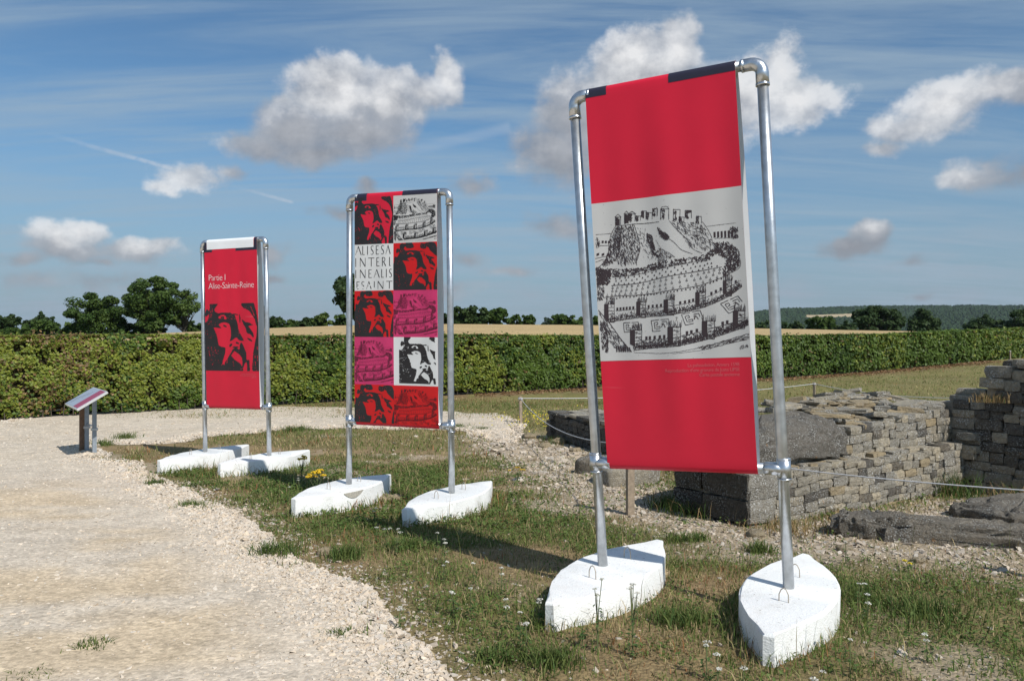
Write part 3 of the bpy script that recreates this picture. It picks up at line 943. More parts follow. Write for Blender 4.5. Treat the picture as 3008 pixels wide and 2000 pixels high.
MT['scarlet'] = cloth('scarlet_print', (.60, .010, .012))
MT['pink'] = cloth('pink_print', (.60, .040, .150))
MT['offwhite'] = cloth('off_white_print', (.58, .57, .555))
MT['paper'] = cloth('white_print', (.70, .70, .69))
MT['lining'] = cloth('white_vinyl_back', (.86, .87, .88))
MT['ink'] = mat('black_ink', (.018, .015, .016), .5, var=.2, vscale=6)
MT['sepia'] = mat('sepia_ink', (.040, .026, .030), .6)
MT['navy'] = mat('navy_band', (.022, .020, .040), .5)
MT['faint'] = mat('faint_pink_lettering', (.66, .12, .14), .5)
MT['letter'] = mat('pale_lettering', (.85, .74, .74), .5)

class Sheet:
    """a sleeve of printed vinyl hung round the top and bottom bars of a frame"""
    def __init__(s, TL, TR, BL, BR, s0, s1, R=.0295, amp=.0035, billow=.07, ph=0.0):
        s.c = [np.array(p) for p in (TL, TR, BL, BR)]
        s.s0, s.s1, s.R, s.amp, s.bil, s.ph = s0, s1, R, amp, billow, ph
        ax = s.c[1] - s.c[0]; dn = s.c[2] - s.c[0]
        n = np.cross(dn, ax); n /= np.linalg.norm(n)
        if n[1] > 0: n = -n
        s.n = n
        s.H = np.linalg.norm(dn); s.W = np.linalg.norm(ax) * (s1 - s0)
    def axis(s, a):
        t = (s.s0 + (s.s1 - s.s0) * a)[:, None]
        return s.c[0] * (1 - t) + s.c[1] * t, s.c[2] * (1 - t) + s.c[3] * t
    def pleat(s, a, b):
        bb = np.clip(b, 0, 1)
        e = np.sin(np.pi * bb) ** .6
        return s.amp * e * (np.sin(a * 11 + 1.2 + s.ph + .9 * bb) + .55 * np.sin(a * 23 + 2.0 + 2 * s.ph - .7 * bb) + .35 * np.sin(bb * 9 + a * 4 + s.ph)) + .004 * e
    def pt(s, a, b, off=0.0):
        a = np.asarray(a, float); b = np.asarray(b, float)
        T, B = s.axis(a)
        dn = (B - T) / np.linalg.norm(B - T, axis=1, keepdims=True)
        bb = np.clip(b, 0, 1)[:, None]
        base = T * (1 - bb) + B * bb
        R = s.R + off
        ang = np.where(b < 0, -b * s.H / s.R, 0)
        ang2 = np.where(b > 1, (b - 1) * s.H / s.R, 0)
        th = (ang + ang2)[:, None]
        sg = np.where(b < 0, -1.0, 1.0)[:, None]
        return base + (np.cos(th) * s.n + np.sin(th) * dn * sg) * R + s.n * s.pleat(a, b)[:, None]
    def back(s, a, b, off=0.0):
        a = np.asarray(a, float); b = np.asarray(b, float)
        T, B = s.axis(a)
        bb = b[:, None]
        d = s.R + off + s.bil * np.sin(np.pi * b) ** .8 * (.85 + .3 * np.sin(a * 5 + 1))
        return T * (1 - bb) + B * bb - s.n * d[:, None]
    def loop(s, off):
        na = 49
        prof = []
        wrap = math.pi * s.R / s.H
        a = np.linspace(0, 1, na)
        rows = []
        for b in np.linspace(0, 1, 61): rows.append(s.pt(a, a * 0 + b, off))
        for k in range(1, 8): rows.append(s.pt(a, a * 0 + 1 + wrap * k / 8, off))
        for b in np.linspace(1, 0, 41): rows.append(s.back(a, a * 0 + b, off))
        for k in range(7, 0, -1): rows.append(s.pt(a, a * 0 - wrap * k / 8, off))
        V = np.concatenate(rows); m = len(rows)
        i = (np.arange(m)[:, None] * na + np.arange(na - 1)[None])
        j = ((np.arange(m) + 1) % m)[:, None] * na + np.arange(na - 1)[None]
        Fq = np.stack([i, i + 1, j + 1, j], -1).reshape(-1, 4)
        return V, Fq
    def rect(s, name, m, parent, a0, a1, b0, b1, off, na=24, nb=40):
        A, B = np.meshgrid(np.linspace(a0, a1, na), np.linspace(b0, b1, nb))
        V = s.pt(A.ravel(), B.ravel(), off)
        i = np.arange(nb - 1)[:, None] * na + np.arange(na - 1)[None]
        Fq = np.stack([i, i + na, i + 1 + na, i + 1], -1).reshape(-1, 4)
        return ob(name, np_mesh(name, V, Fq, None, True), m, parent)
    def tris(s, name, m, parent, xy, fc, box, off):
        """flat shapes given in a unit square (x right, y down) laid on the sheet"""
        a0, a1, b0, b1 = box
        xy = np.asarray(xy)
        V = s.pt(a0 + (a1 - a0) * xy[:, 0], b0 + (b1 - b0) * xy[:, 1], off)
        me = bpy.data.meshes.new(name)
        me.from_pydata([tuple(v) for v in V], [], fc)
        me.update()
        return ob(name, me, m, parent)
    def raster(s, name, m, parent, mask, box, off):
        a0, a1, b0, b1 = box
        ny, nx = mask.shape
        iy, ix = np.nonzero(mask)
        ids = np.stack([iy * (nx + 1) + ix, (iy + 1) * (nx + 1) + ix, (iy + 1) * (nx + 1) + ix + 1, iy * (nx + 1) + ix + 1], 1)
        un, inv = np.unique(ids.ravel(), return_inverse=True)
        gy, gx = un // (nx + 1), un % (nx + 1)
        V = s.pt(a0 + (a1 - a0) * gx / nx, b0 + (b1 - b0) * gy / ny, off)
        return ob(name, np_mesh(name, V, inv.reshape(-1, 4), None, True), m, parent)

# ---- a high contrast bearded face in flat ink, in a unit square
def spl(pts, k=4):
    n = len(pts); out = []
    P_ = [np.array(p, float) for p in pts]
    for i in range(n):
        p0, p1, p2, p3 = P_[i - 1], P_[i], P_[(i + 1) % n], P_[(i + 2) % n]
        for j in range(k):
            t = j / k
            out.append(tuple(.5 * ((2 * p1) + (-p0 + p2) * t + (2 * p0 - 5 * p1 + 4 * p2 - p3) * t * t + (-p0 + 3 * p1 - 3 * p2 + p3) * t ** 3)))
    return out
FN = lambda L_: [((x - 48) / 438.0, (y - 608) / 606.0) for x, y in L_]
FACE_DARK = [
    [(93, 600), (140, 600), (158, 618), (130, 655), (150, 690), (200, 690), (255, 692), (292, 715), (315, 775), (325, 840), (340, 885), (366, 942), (330, 942), (305, 914), (275, 935), (250, 947),
     (262, 905), (262, 850), (255, 803), (235, 785), (205, 778), (165, 798), (188, 828), (160, 826), (120, 822), (133, 860), (150, 905), (158, 960), (168, 988), (200, 1000), (215, 1010), (210, 1065),
     (188, 1150), (205, 1150), (245, 1075), (265, 1085), (290, 1115), (330, 1145), (346, 1180), (335, 1222), (30, 1222), (30, 800), (56, 775), (78, 735), (85, 670)],
    [(268, 1028), (300, 1012), (328, 1022), (332, 985), (348, 962), (368, 1005), (385, 1050), (388, 1110), (410, 1120), (414, 1225), (395, 1225), (390, 1145), (375, 1140), (342, 1222), (322, 1222), (350, 1165), (350, 1110), (335, 1075), (300, 1045)],
    [(352, 755), (385, 775), (420, 785), (447, 806), (410, 812), (425, 840), (447, 880), (445, 915), (425, 890), (395, 870), (385, 830), (368, 800)],
    [(348, 622), (370, 595), (440, 600), (465, 655), (478, 740), (490, 830), (505, 1000), (505, 1225), (437, 1225), (440, 1080), (450, 1000), (465, 920), (475, 840), (462, 770), (440, 715), (410, 675), (370, 650)],
    [(55, 668), (70, 655), (84, 690), (60, 720), (50, 705)],
]
FACE_LIGHT = [[(162, 737), (183, 714), (214, 715), (233, 750), (198, 745)], [(298, 985), (322, 990), (325, 1012), (305, 1010)], [(232, 800), (252, 815), (245, 835), (232, 822)]]
FINE = [[(240, 1090), (258, 1055), (272, 1030), (286, 1040), (270, 1060), (256, 1080)], [(196, 1010), (206, 1012), (200, 1075), (186, 1120), (188, 1060)], [(300, 955), (322, 962), (326, 978), (306, 972)], [(182, 728), (205, 722), (212, 742), (190, 742)], [(270, 1005), (300, 996), (325, 1004), (300, 1014)], [(395, 915), (425, 930), (440, 950), (415, 945)],
        [(335, 700), (342, 740), (338, 790), (332, 745)], [(270, 705), (300, 700), (330, 712), (300, 712)], [(205, 800), (230, 812), (225, 818), (200, 808)], [(245, 985), (262, 970), (272, 978), (255, 1000)]]
HAIRS = [[(70 + i * 9, 1000 - 20 * (i % 3)), (74 + i * 9, 1000), (92 + i * 10, 1140 + 10 * (i % 4)), (90 + i * 10, 1140)] for i in range(8)] + [[(98, 650), (101, 652), (88, 745), (85, 742)], [(112, 640), (114, 642), (104, 720), (101, 718)],
        [(215, 1090), (219, 1092), (206, 1165), (202, 1160)], [(232, 1085), (236, 1088), (226, 1150), (222, 1148)], [(270, 1120), (273, 1120), (285, 1180), (281, 1180)], [(455, 1060), (458, 1060), (462, 1190), (458, 1190)], [(470, 960), (473, 960), (478, 1120), (475, 1120)], [(425, 640), (428, 638), (458, 720), (455, 722)]]
def face_mask(nx, ny, seed=0, variant=0):
    X, Y = np.meshgrid((np.arange(nx) + .5) / nx, (np.arange(ny) + .5) / ny)
    Xw = X + .010 * (fbm(X * 26, Y * 26, seed + 1) - .5) + .012 * (fbm(X * 5, Y * 5, seed + 2) - .5)
    Yw = Y + .014 * (fbm(X * 26, Y * 26, seed + 3) - .5) + .012 * (fbm(X * 5, Y * 5, seed + 4) - .5)
    if variant == 1:
        Xw, Yw = (Xw - .06) / .98, (Yw - .035) / .965
    if variant == 2:
        Xw, Yw = (Xw - .15) / .96, (Yw + .0) / 1.0
    m = np.zeros(X.shape, bool)
    for k, q in enumerate(FACE_DARK):
        m |= inpoly(Xw, Yw, spl(FN(q)))
    if variant == 1:
        for q in ([(.24, -.05), (.36, -.05), (.42, .06), (.33, .09), (.24, .07)], [(.58, .0), (.70, .01), (.70, .10), (.58, .09)], [(.80, .02), (.88, .10), (.97, .28), (.86, .20), (.78, .12)]):
            m |= inpoly(Xw, Yw, spl(q))
    for q in FACE_LIGHT:
        m &= ~inpoly(Xw, Yw, spl(FN(q)))
    for q in HAIRS: m &= ~inpoly(Xw, Yw, FN(q))
    for q in FINE: m |= inpoly(Xw, Yw, spl(FN(q), 3))
    # grainy half tone along the edges
    b = m.astype(float)
    R_ = max(1, nx // 110)
    for _ in range(1):
        for ax_ in (0, 1):
            c_ = np.cumsum(np.concatenate([np.repeat(np.take(b, [0], ax_), R_ + 1, ax_), b, np.repeat(np.take(b, [-1], ax_), R_, ax_)], ax_), ax_)
            k_ = 2 * R_ + 1
            b = (np.take(c_, range(k_, c_.shape[ax_]), ax_) - np.take(c_, range(0, c_.shape[ax_] - k_), ax_)) / k_
    gr = fbm(X * nx / 2.2, Y * ny / 2.2, seed + 50, 2)
    soft = .25 + .75 * sstep(.4, .6, fbm(X * 4, Y * 4, seed + 51))
    m = (b + (gr - .5) * .9 * soft) > .5
    # torn ink: specks and gaps
    sp = fbm(X * 80, Y * 80, seed + 20, 2)
    ed = fbm(X * 9, Y * 14, seed + 30)
    m &= ~((sp > .74) & (ed > .60))
    if variant == 2:
        m &= (X > .12) & (Y < .955)
        m &= ~(X > .93 + .04 * fbm(Y * 8, Y * 0, 3))
    return m

# ---- an engraving of a walled hill, drawn with pen strokes, in a unit square
def engraving(seed=3):
    r = random.Random(seed)
    XY, FC = [], []
    def nm(X, Y):
        ty = 208 - .128 * (X - 38); by = 1518 - .026 * (X - 120)
        xl = 38 + 82 * (Y - 208) / 1310; xr = 1312 + 83 * (Y - 45) / 1440
        return ((X - xl) / (xr - xl), (Y - ty) / (by - ty))
    def quad(p):
        o = len(XY); XY.extend(p); FC.append(tuple(range(o, o + len(p))))
    def line(pts, w=3.0, jit=1.5):
        pts = [nm(*p) for p in pts]
        w = w / 1280 / 2
        for i in range(len(pts) - 1):
            (x1, y1), (x2, y2) = pts[i], pts[i + 1]
            k = max(1, int(math.hypot(x2 - x1, y2 - y1) / .022))
            for j in range(k):
                a = [x1 + (x2 - x1) * j / k, y1 + (y2 - y1) * j / k]; b = [x1 + (x2 - x1) * (j + 1) / k, y1 + (y2 - y1) * (j + 1) / k]
                jj = jit / 1280
                a = [a[0] + r.uniform(-jj, jj), a[1] + r.uniform(-jj, jj)]; b = [b[0] + r.uniform(-jj, jj), b[1] + r.uniform(-jj, jj)]
                dx, dy = b[0] - a[0], b[1] - a[1]; l = math.hypot(dx, dy) + 1e-9
                nx, ny = -dy / l * w, dx / l * w
                f = r.uniform(.6, 1.4)
                quad([(a[0] + nx * f, a[1] + ny * f), (a[0] - nx * f, a[1] - ny * f), (b[0] - nx, b[1] - ny), (b[0] + nx, b[1] + ny)])
    def fill(pts): quad([nm(*p) for p in pts])
    def curve(pts, n=24):
        out = []
        P_ = [np.array(p, float) for p in pts]; P_ = [2 * P_[0] - P_[1]] + P_ + [2 * P_[-1] - P_[-2]]
        for i in range(1, len(P_) - 2):
            for j in range(n):
                t = j / n
                p0, p1, p2, p3 = P_[i - 1:i + 3]
                out.append(tuple(.5 * (2 * p1 + (p2 - p0) * t + (2 * p0 - 5 * p1 + 4 * p2 - p3) * t * t + (3 * p1 - p0 - 3 * p2 + p3) * t ** 3)))
        out.append(tuple(P_[-2]))
        return out
    def hatch(poly, n, ang, ln, w=2.6, spread=.35):
        xs = [p[0] for p in poly]; ys = [p[1] for p in poly]
        px = np.array([r.uniform(min(xs), max(xs)) for _ in range(n * 3)]); py = np.array([r.uniform(min(ys), max(ys)) for _ in range(n * 3)])
        k = inpoly(px, py, poly); c = 0
        for X, Y in zip(px[k], py[k]):
            a = math.radians(ang) + r.gauss(0, spread); l = ln * r.uniform(.5, 1.3)
            line([(X - math.cos(a) * l / 2, Y - math.sin(a) * l / 2), (X + math.cos(a) * l / 2, Y + math.sin(a) * l / 2)], w * r.uniform(.6, 1.6))
            c += 1
            if c >= n: break
    # hill sides
    line(curve([(255, 385), (215, 455), (195, 530), (188, 620), (150, 690), (88, 745)]), 5)
    line(curve([(310, 385), (300, 450), (292, 520), (285, 600), (250, 680)]), 9)
    line(curve([(420, 375), (450, 470), (470, 580), (440, 690)]), 4)
    line(curve([(1000, 345), (1040, 400), (1075, 470), (1090, 540), (1130, 590)]), 4)
    line(curve([(730, 340), (790, 410), (880, 500), (920, 570), (1000, 610)]), 4)
    line(curve([(610, 500), (660, 570), (730, 610), (780, 645)]), 3)
    line(curve([(640, 400), (700, 470), (770, 520), (830, 580), (920, 615)]), 4)
    line(curve([(255, 380), (330, 380), (420, 368), (520, 362), (640, 348)]), 5)
    hatch([(260, 395), (310, 390), (290, 600), (240, 690), (110, 740), (190, 620), (200, 520)], 330, 70, 26, 3.4)
    hatch([(310, 390), (420, 378), (470, 580), (440, 700), (300, 720), (260, 690), (290, 600)], 430, 75, 24, 2.8)
    hatch([(520, 440), (580, 460), (610, 600), (640, 650), (590, 620), (540, 520)], 190, 60, 18, 4.4)
    hatch([(630, 400), (700, 440), (740, 490), (690, 500), (650, 460)], 90, 40, 24, 4.6)
    hatch([(740, 340), (1000, 360), (1080, 500), (1060, 590), (900, 560)], 260, 48, 28, 2.2)
    hatch([(430, 400), (520, 400), (640, 650), (560, 670), (470, 560)], 110, 62, 20, 2.2)
    hatch([(640, 560), (770, 640), (640, 690), (600, 620)], 140, 30, 16, 2.6)
    # town on the top
    for (x, y, w, h, roof) in [(277, 345, 48, 66, 1), (352, 325, 36, 80, 1), (400, 315, 56, 60, 1), (505, 285, 46, 52, 0), (550, 300, 56, 56, 0), (605, 268, 44, 62, 0), (690, 285, 70, 90, 2), (790, 290, 54, 90, 0), (885, 285, 52, 66, 0), (972, 330, 44, 56, 0), (830, 330, 40, 46, 0), (455, 320, 40, 40, 0)]:
        line([(x - w / 2, y + h / 2), (x - w / 2, y - h / 2), (x + w / 2, y - h / 2), (x + w / 2, y + h / 2)], 4)
        if roof == 1: line([(x - w / 2 - 6, y - h / 2), (x, y - h / 2 - 24), (x + w / 2 + 6, y - h / 2)], 5)
        if roof == 2: line(curve([(x - w / 2, y - h / 2), (x - 20, y - h / 2 - 16), (x + 20, y - h / 2 - 18), (x + w / 2, y - h / 2)], 6), 4)
        hatch([(x - w / 2, y - h / 2), (x, y - h / 2), (x, y + h / 2), (x - w / 2, y + h / 2)], 34 if x > 420 else 60, 80, 16, 4)
    fill([(262, 330), (292, 326), (292, 380), (262, 384)]); fill([(338, 300), (368, 290), (370, 360), (338, 366)]); fill([(865, 258), (908, 252), (912, 268), (865, 276)]); fill([(480, 268), (496, 250), (498, 305), (484, 310)])
    line([(620, 225), (622, 300)], 3); line([(622, 228), (590, 255)], 4)
    # dark foot of the hill
    hatch([(80, 735), (250, 745), (480, 735), (620, 690), (820, 655), (1040, 620), (1100, 560), (1130, 600), (1050, 665), (830, 700), (620, 745), (470, 790), (240, 810), (90, 800)], 900, 20, 18, 5.5, 1.2)
    hatch([(80, 740), (210, 760), (200, 870), (95, 880)], 280, 60, 26, 5.2, .9)
    hatch([(90, 880), (150, 900), (150, 1000), (95, 1010)], 90, 70, 22, 3)
    hatch([(1090, 520), (1230, 520), (1300, 600), (1300, 720), (1180, 810), (1160, 760), (1200, 660), (1100, 600)], 420, 75, 26, 4.4, .7)
    line(curve([(1250, 590), (1300, 650), (1300, 730), (1200, 790)]), 4)
    line(curve([(1180, 560), (1230, 640), (1215, 740), (1170, 800)]), 8)
    # distant wall pieces on both sides
    line(curve([(1040, 385), (1150, 370), (1270, 355)]), 3); line([(1100, 485), (1290, 480)], 3)
    for i in range(6): fill([(1092 + i * 28, 432 - i * 3), (1108 + i * 28, 430 - i * 3), (1110 + i * 28, 476), (1094 + i * 28, 480)])
    hatch([(1215, 400), (1285, 385), (1295, 480), (1220, 485)], 70, 80, 20, 4)
    line([(80, 462), (215, 450)], 3); line([(110, 552), (190, 550)], 4); line([(75, 660), (175, 640)], 4); line([(75, 690), (150, 665)], 4)
    for i in range(3): fill([(130 + i * 28, 512), (148 + i * 28, 510), (148 + i * 28, 530), (130 + i * 28, 532)]); fill([(85 + i * 45, 620), (108 + i * 45, 612), (108 + i * 45, 632), (85 + i * 45, 640)])
    hatch([(75, 490), (110, 480), (115, 560), (80, 570)], 40, 80, 18, 3)
    # belts of stakes and pits
    A = curve([(235, 815), (450, 790), (700, 730), (950, 680), (1060, 640)]); B = curve([(215, 885), (450, 865), (700, 808), (950, 765), (1160, 725)])
    Cc = curve([(150, 985), (300, 970), (500, 960), (720, 925), (980, 880), (1220, 790)]); D = curve([(170, 1010), (500, 975), (740, 940), (960, 905), (1200, 815)])
    for q, w in ((A, 3), (B, 5), (Cc, 5)): line(q, w)
    def between(q1, q2, n, rows, kind):
        for j in range(rows):
            f = (j + .5) / rows
            for i in range(n):
                t = (i + .5 + .5 * (j % 2)) / n
                if t >= 1: continue
                a = q1[int(t * (len(q1) - 1))]; b = q2[int(t * (len(q2) - 1))]
                x, y = a[0] + (b[0] - a[0]) * f + r.uniform(-5, 5), a[1] + (b[1] - a[1]) * f + r.uniform(-4, 4)
                if kind == 0: fill([(x - 8, y + 7), (x + 8, y + 7), (x + 1, y - 8), (x - 1, y - 8)])
                else:
                    line([(x, y - 17), (x, y)], 3.2)
                    line([(x + 9 * math.cos(k), y + 5 + 6 * math.sin(k)) for k in np.linspace(0, 6.3, 8)], 3.4)
    between(A, B, 20, 3, 0); between(B, Cc, 20, 3, 1); between(Cc, D, 34, 1, 0)
    # two rings of battlements with towers
    def ring(top, base, towers, n, sq):
        line(base, 7)
        m = len(top)
        for i in range(n):
            x, y = top[int((i + .5) / n * (m - 1))]
            if any(abs(x - tx) < tw for tx, ty, tw, th in towers): continue
            fill([(x - sq * .36, y - sq * .5), (x + sq * .36, y - sq * .55), (x + sq * .36, y + sq * .45), (x - sq * .36, y + sq * .5)])
        line([(x, y + sq * .62) for x, y in top], 3)
        for i in range(m - 1):
            for _ in range(9):
                t = r.random()
                x, y = base[i][0] + r.uniform(-10, 10), base[i][1] - abs(r.gauss(0, 22)) - 4
                line([(x, y), (x + r.uniform(-9, 9), y - r.uniform(4, 16))], 3.6)
        for tx, ty, tw, th in towers:
            fill([(tx - tw * .8, ty - th * .5), (tx - tw * .15, ty - th * .52), (tx - tw * .15, ty + th * .45), (tx - tw * .8, ty + th * .30)])
            line([(tx - tw * .15, ty - th * .5), (tx + tw * .7, ty - th * .5), (tx + tw * .7, ty + th * .5), (tx - tw * .15, ty + th * .5)], 5)
            for k in range(1, 5):
                line([(tx - tw * .1, ty - th * .5 + th * k / 5), (tx + tw * .65, ty - th * .5 + th * k / 5 - 4)], 3)
            for _ in range(26):
                x = tx + r.uniform(-tw * .7, tw * .8)
                line([(x, ty - th * .48), (x + r.uniform(-10, 10), ty - th * .5 - r.uniform(15, 60))], 2.6)
            hatch([(tx - tw * .1, ty - th * .5), (tx + tw * .6, ty - th * .5), (tx + tw * .6, ty + th * .5), (tx - tw * .1, ty + th * .5)], 20, 5, 22, 2.6)
    ring(curve([(255, 1082), (430, 1068), (640, 1050), (880, 1016), (1060, 955), (1290, 840)]), curve([(190, 1190), (460, 1150), (720, 1128), (960, 1080), (1180, 990), (1315, 895)]),
         [(200, 1115, 60, 150), (485, 1085, 56, 135), (730, 1065, 60, 130), (990, 1000, 56, 125), (1205, 905, 46, 130)], 30, 24)
    ring(curve([(430, 1330), (560, 1322), (740, 1305), (900, 1275), (1080, 1225), (1250, 1175), (1370, 1130)]), curve([(420, 1425), (600, 1405), (780, 1390), (960, 1355), (1150, 1300), (1290, 1250), (1375, 1210)]),
         [(440, 1330, 70, 150), (775, 1310, 74, 160), (1055, 1255, 70, 150), (1300, 1170, 64, 150)], 26, 28)
    hatch([(500, 1340), (730, 1320), (740, 1390), (500, 1415)], 130, 60, 20, 4, 1.0)
    hatch([(840, 1300), (1010, 1270), (1020, 1340), (840, 1385)], 120, 60, 20, 4, 1.0)
    hatch([(1100, 1240), (1260, 1190), (1270, 1260), (1100, 1310)], 110, 60, 20, 4, 1.0)
    line([(785, 1150), (800, 1148), (788, 1182)], 4)
    # mazes on the open ground
    for (x, y, s, ro) in [(395, 1230, 66, -.05), (655, 1212, 78, -.1), (925, 1150, 78, -.22), (1250, 1040, 76, -.45)]:
        def mz(pts, w=5):
            line([(x + s * (px * math.cos(ro) - py * math.sin(ro)), y + s * .62 * (px * math.sin(ro) * 1.6 + py * math.cos(ro))) for px, py in pts], w)
        mz([(-1, 1), (-1, -.9), (-.1, -.9)]); mz([(.1, -.9), (1, -.9), (1, .2)]); mz([(-1, 1), (-.1, 1)]); mz([(-.7, .6), (-.7, -.5), (-.3, -.5), (-.3, -.1), (-.55, -.1)]); mz([(-.55, .25), (-.1, .25), (-.1, .6), (-.6, .6)])
        mz([(.2, -.5), (.75, -.5), (.75, .1)]); mz([(.05, .4), (.35, -.2), (.5, .5)], 7); mz([(.1, -.1), (.3, -.2)])
    # road, beams and foreground
    line(curve([(100, 1090), (200, 1200), (300, 1330), (400, 1440)]), 7); line(curve([(105, 1115), (180, 1220), (260, 1370), (300, 1440)]), 4)
    hatch([(110, 1110), (200, 1210), (390, 1430), (270, 1430), (190, 1350)], 150, 52, 30, 3)
    hatch([(115, 1190), (180, 1210), (190, 1440), (140, 1440)], 130, 80, 26, 4.4)
    for k in range(7): fill([(255 + k * 20, 1390 + k * 2), (264 + k * 20, 1388 + k * 2), (272 + k * 20, 1440), (260 + k * 20, 1442)])
    line(curve([(420, 1445), (700, 1450), (1000, 1400), (1380, 1285)]), 3); line(curve([(760, 1455), (1000, 1425), (1200, 1375), (1385, 1330)]), 2.4)
    hatch([(980, 1400), (1380, 1290), (1385, 1330), (1000, 1425)], 190, -15, 24, 2.6)
    hatch([(1290, 1395), (1370, 1375), (1380, 1400), (1300, 1415)], 34, 60, 14, 2.4)
    for _ in range(70):
        X, Y = r.uniform(80, 1340), r.uniform(160, 1500); line([(X, Y), (X + r.uniform(-8, 8), Y + r.uniform(-8, 8))], 1.8)
    xy = np.clip(np.array(XY), .003, .997)
    return xy, FC
ENG_XY, ENG_F = engraving()

# ---- capitals drawn as thick and thin strokes
GL = {'A': [((0, 1), (.5, 0), .06), ((.48, 0), (1, 1), .12), ((.30, .62), (.46, .55), .05)], 'L': [((.1, 0), (.1, 1), .11), ((.1, .97), (.8, .97), .07)], 'I': [((.5, 0), (.5, 1), .11)],
      'E': [((.1, 0), (.1, 1), .11), ((.1, .03), (.8, .03), .07), ((.1, .48), (.65, .48), .07), ((.1, .97), (.85, .97), .07)], 'N': [((.05, 0), (.05, 1), .07), ((.05, 0), (.95, 1), .12), ((.95, 0), (.95, 1), .07)],
      'T': [((.5, 0), (.5, 1), .11), ((0, .04), (1, .04), .08)], 'R': [((.1, 0), (.1, 1), .11), ((.1, .03), (.6, .05), .07), ((.6, .05), (.78, .24), .09), ((.78, .24), (.6, .46), .09), ((.6, .46), (.1, .5), .06), ((.4, .5), (.95, 1), .12)],
      'S': [((.85, .08), (.5, .0), .06), ((.5, .0), (.18, .14), .09), ((.18, .14), (.25, .38), .10), ((.25, .38), (.72, .62), .12), ((.72, .62), (.78, .86), .10), ((.78, .86), (.45, 1.0), .08), ((.45, 1.0), (.12, .92), .06)],
      'F': [((.1, 0), (.1, 1), .11), ((.1, .97), (.5, .97), .07)]}
def capitals():
    out = []
    rows = [(.035, .19, [('A', .02, .155), ('L', .205, .075), ('I', .305, .06), ('S', .405, .10), ('E', .55, .095), ('S', .68, .105), ('A', .815, .11)]),
            (.29, .19, [('I', 0, .06), ('N', .14, .145), ('T', .35, .16), ('E', .565, .095), ('R', .715, .105), ('F', .90, .075)]),
            (.545, .18, [('I', 0, .06), ('N', .14, .145), ('E', .36, .10), ('A', .50, .145), ('L', .70, .08), ('I', .80, .06), ('S', .89, .09)]),
            (.80, .165, [('E', .05, .10), ('S', .17, .10), ('A', .31, .12), ('I', .48, .06), ('N', .60, .155), ('T', .83, .15)])]
    rr = random.Random(2)
    for ri, (y0, h, ls) in enumerate(rows):
        for ch, x0, w in ls:
            XY, FC = [], []
            for (a, b, wd) in GL[ch]:
                for k in range(5):
                    t1, t2 = k / 5, (k + 1) / 5
                    p = (a[0] + (b[0] - a[0]) * t1, a[1] + (b[1] - a[1]) * t1); q = (a[0] + (b[0] - a[0]) * t2, a[1] + (b[1] - a[1]) * t2)
                    if ri == 3 and x0 < .55 and max(p[1], q[1]) > .45 and rr.random() < .5: continue
                    p = (x0 + p[0] * w, y0 + p[1] * h); q = (x0 + q[0] * w, y0 + q[1] * h)
                    dx, dy = q[0] - p[0], q[1] - p[1]; l = math.hypot(dx, dy) + 1e-9
                    ww = wd * .085
                    nx, ny = -dy / l * ww, dx / l * ww
                    o = len(XY)
                    XY += [(p[0] + nx, p[1] + ny), (p[0] - nx, p[1] - ny), (q[0] - nx, q[1] - ny), (q[0] + nx, q[1] + ny)]
                    FC.append((o, o + 1, o + 2, o + 3))
            out.append((np.clip(np.array(XY), .005, .985), FC))
    return out

def text_shape(body, thin=-.012, align='LEFT', spacing=.92):
    cu = bpy.data.curves.new('lettering', 'FONT')
    cu.body = body; cu.size = 1.0; cu.offset = thin; cu.align_x = align; cu.resolution_u = 3; cu.space_character = spacing
    o = bpy.data.objects.new('lettering', cu)
    col.objects.link(o)
    bpy.context.view_layer.update()
    me = bpy.data.meshes.new_from_object(o.evaluated_get(bpy.context.evaluated_depsgraph_get()))
    xy = np.array([(v.co.x, -v.co.y) for v in me.vertices])
    fc = [tuple(p.vertices) for p in me.polygons]
    bpy.data.objects.remove(o); bpy.data.curves.remove(cu); bpy.data.meshes.remove(me)
    return xy, fc

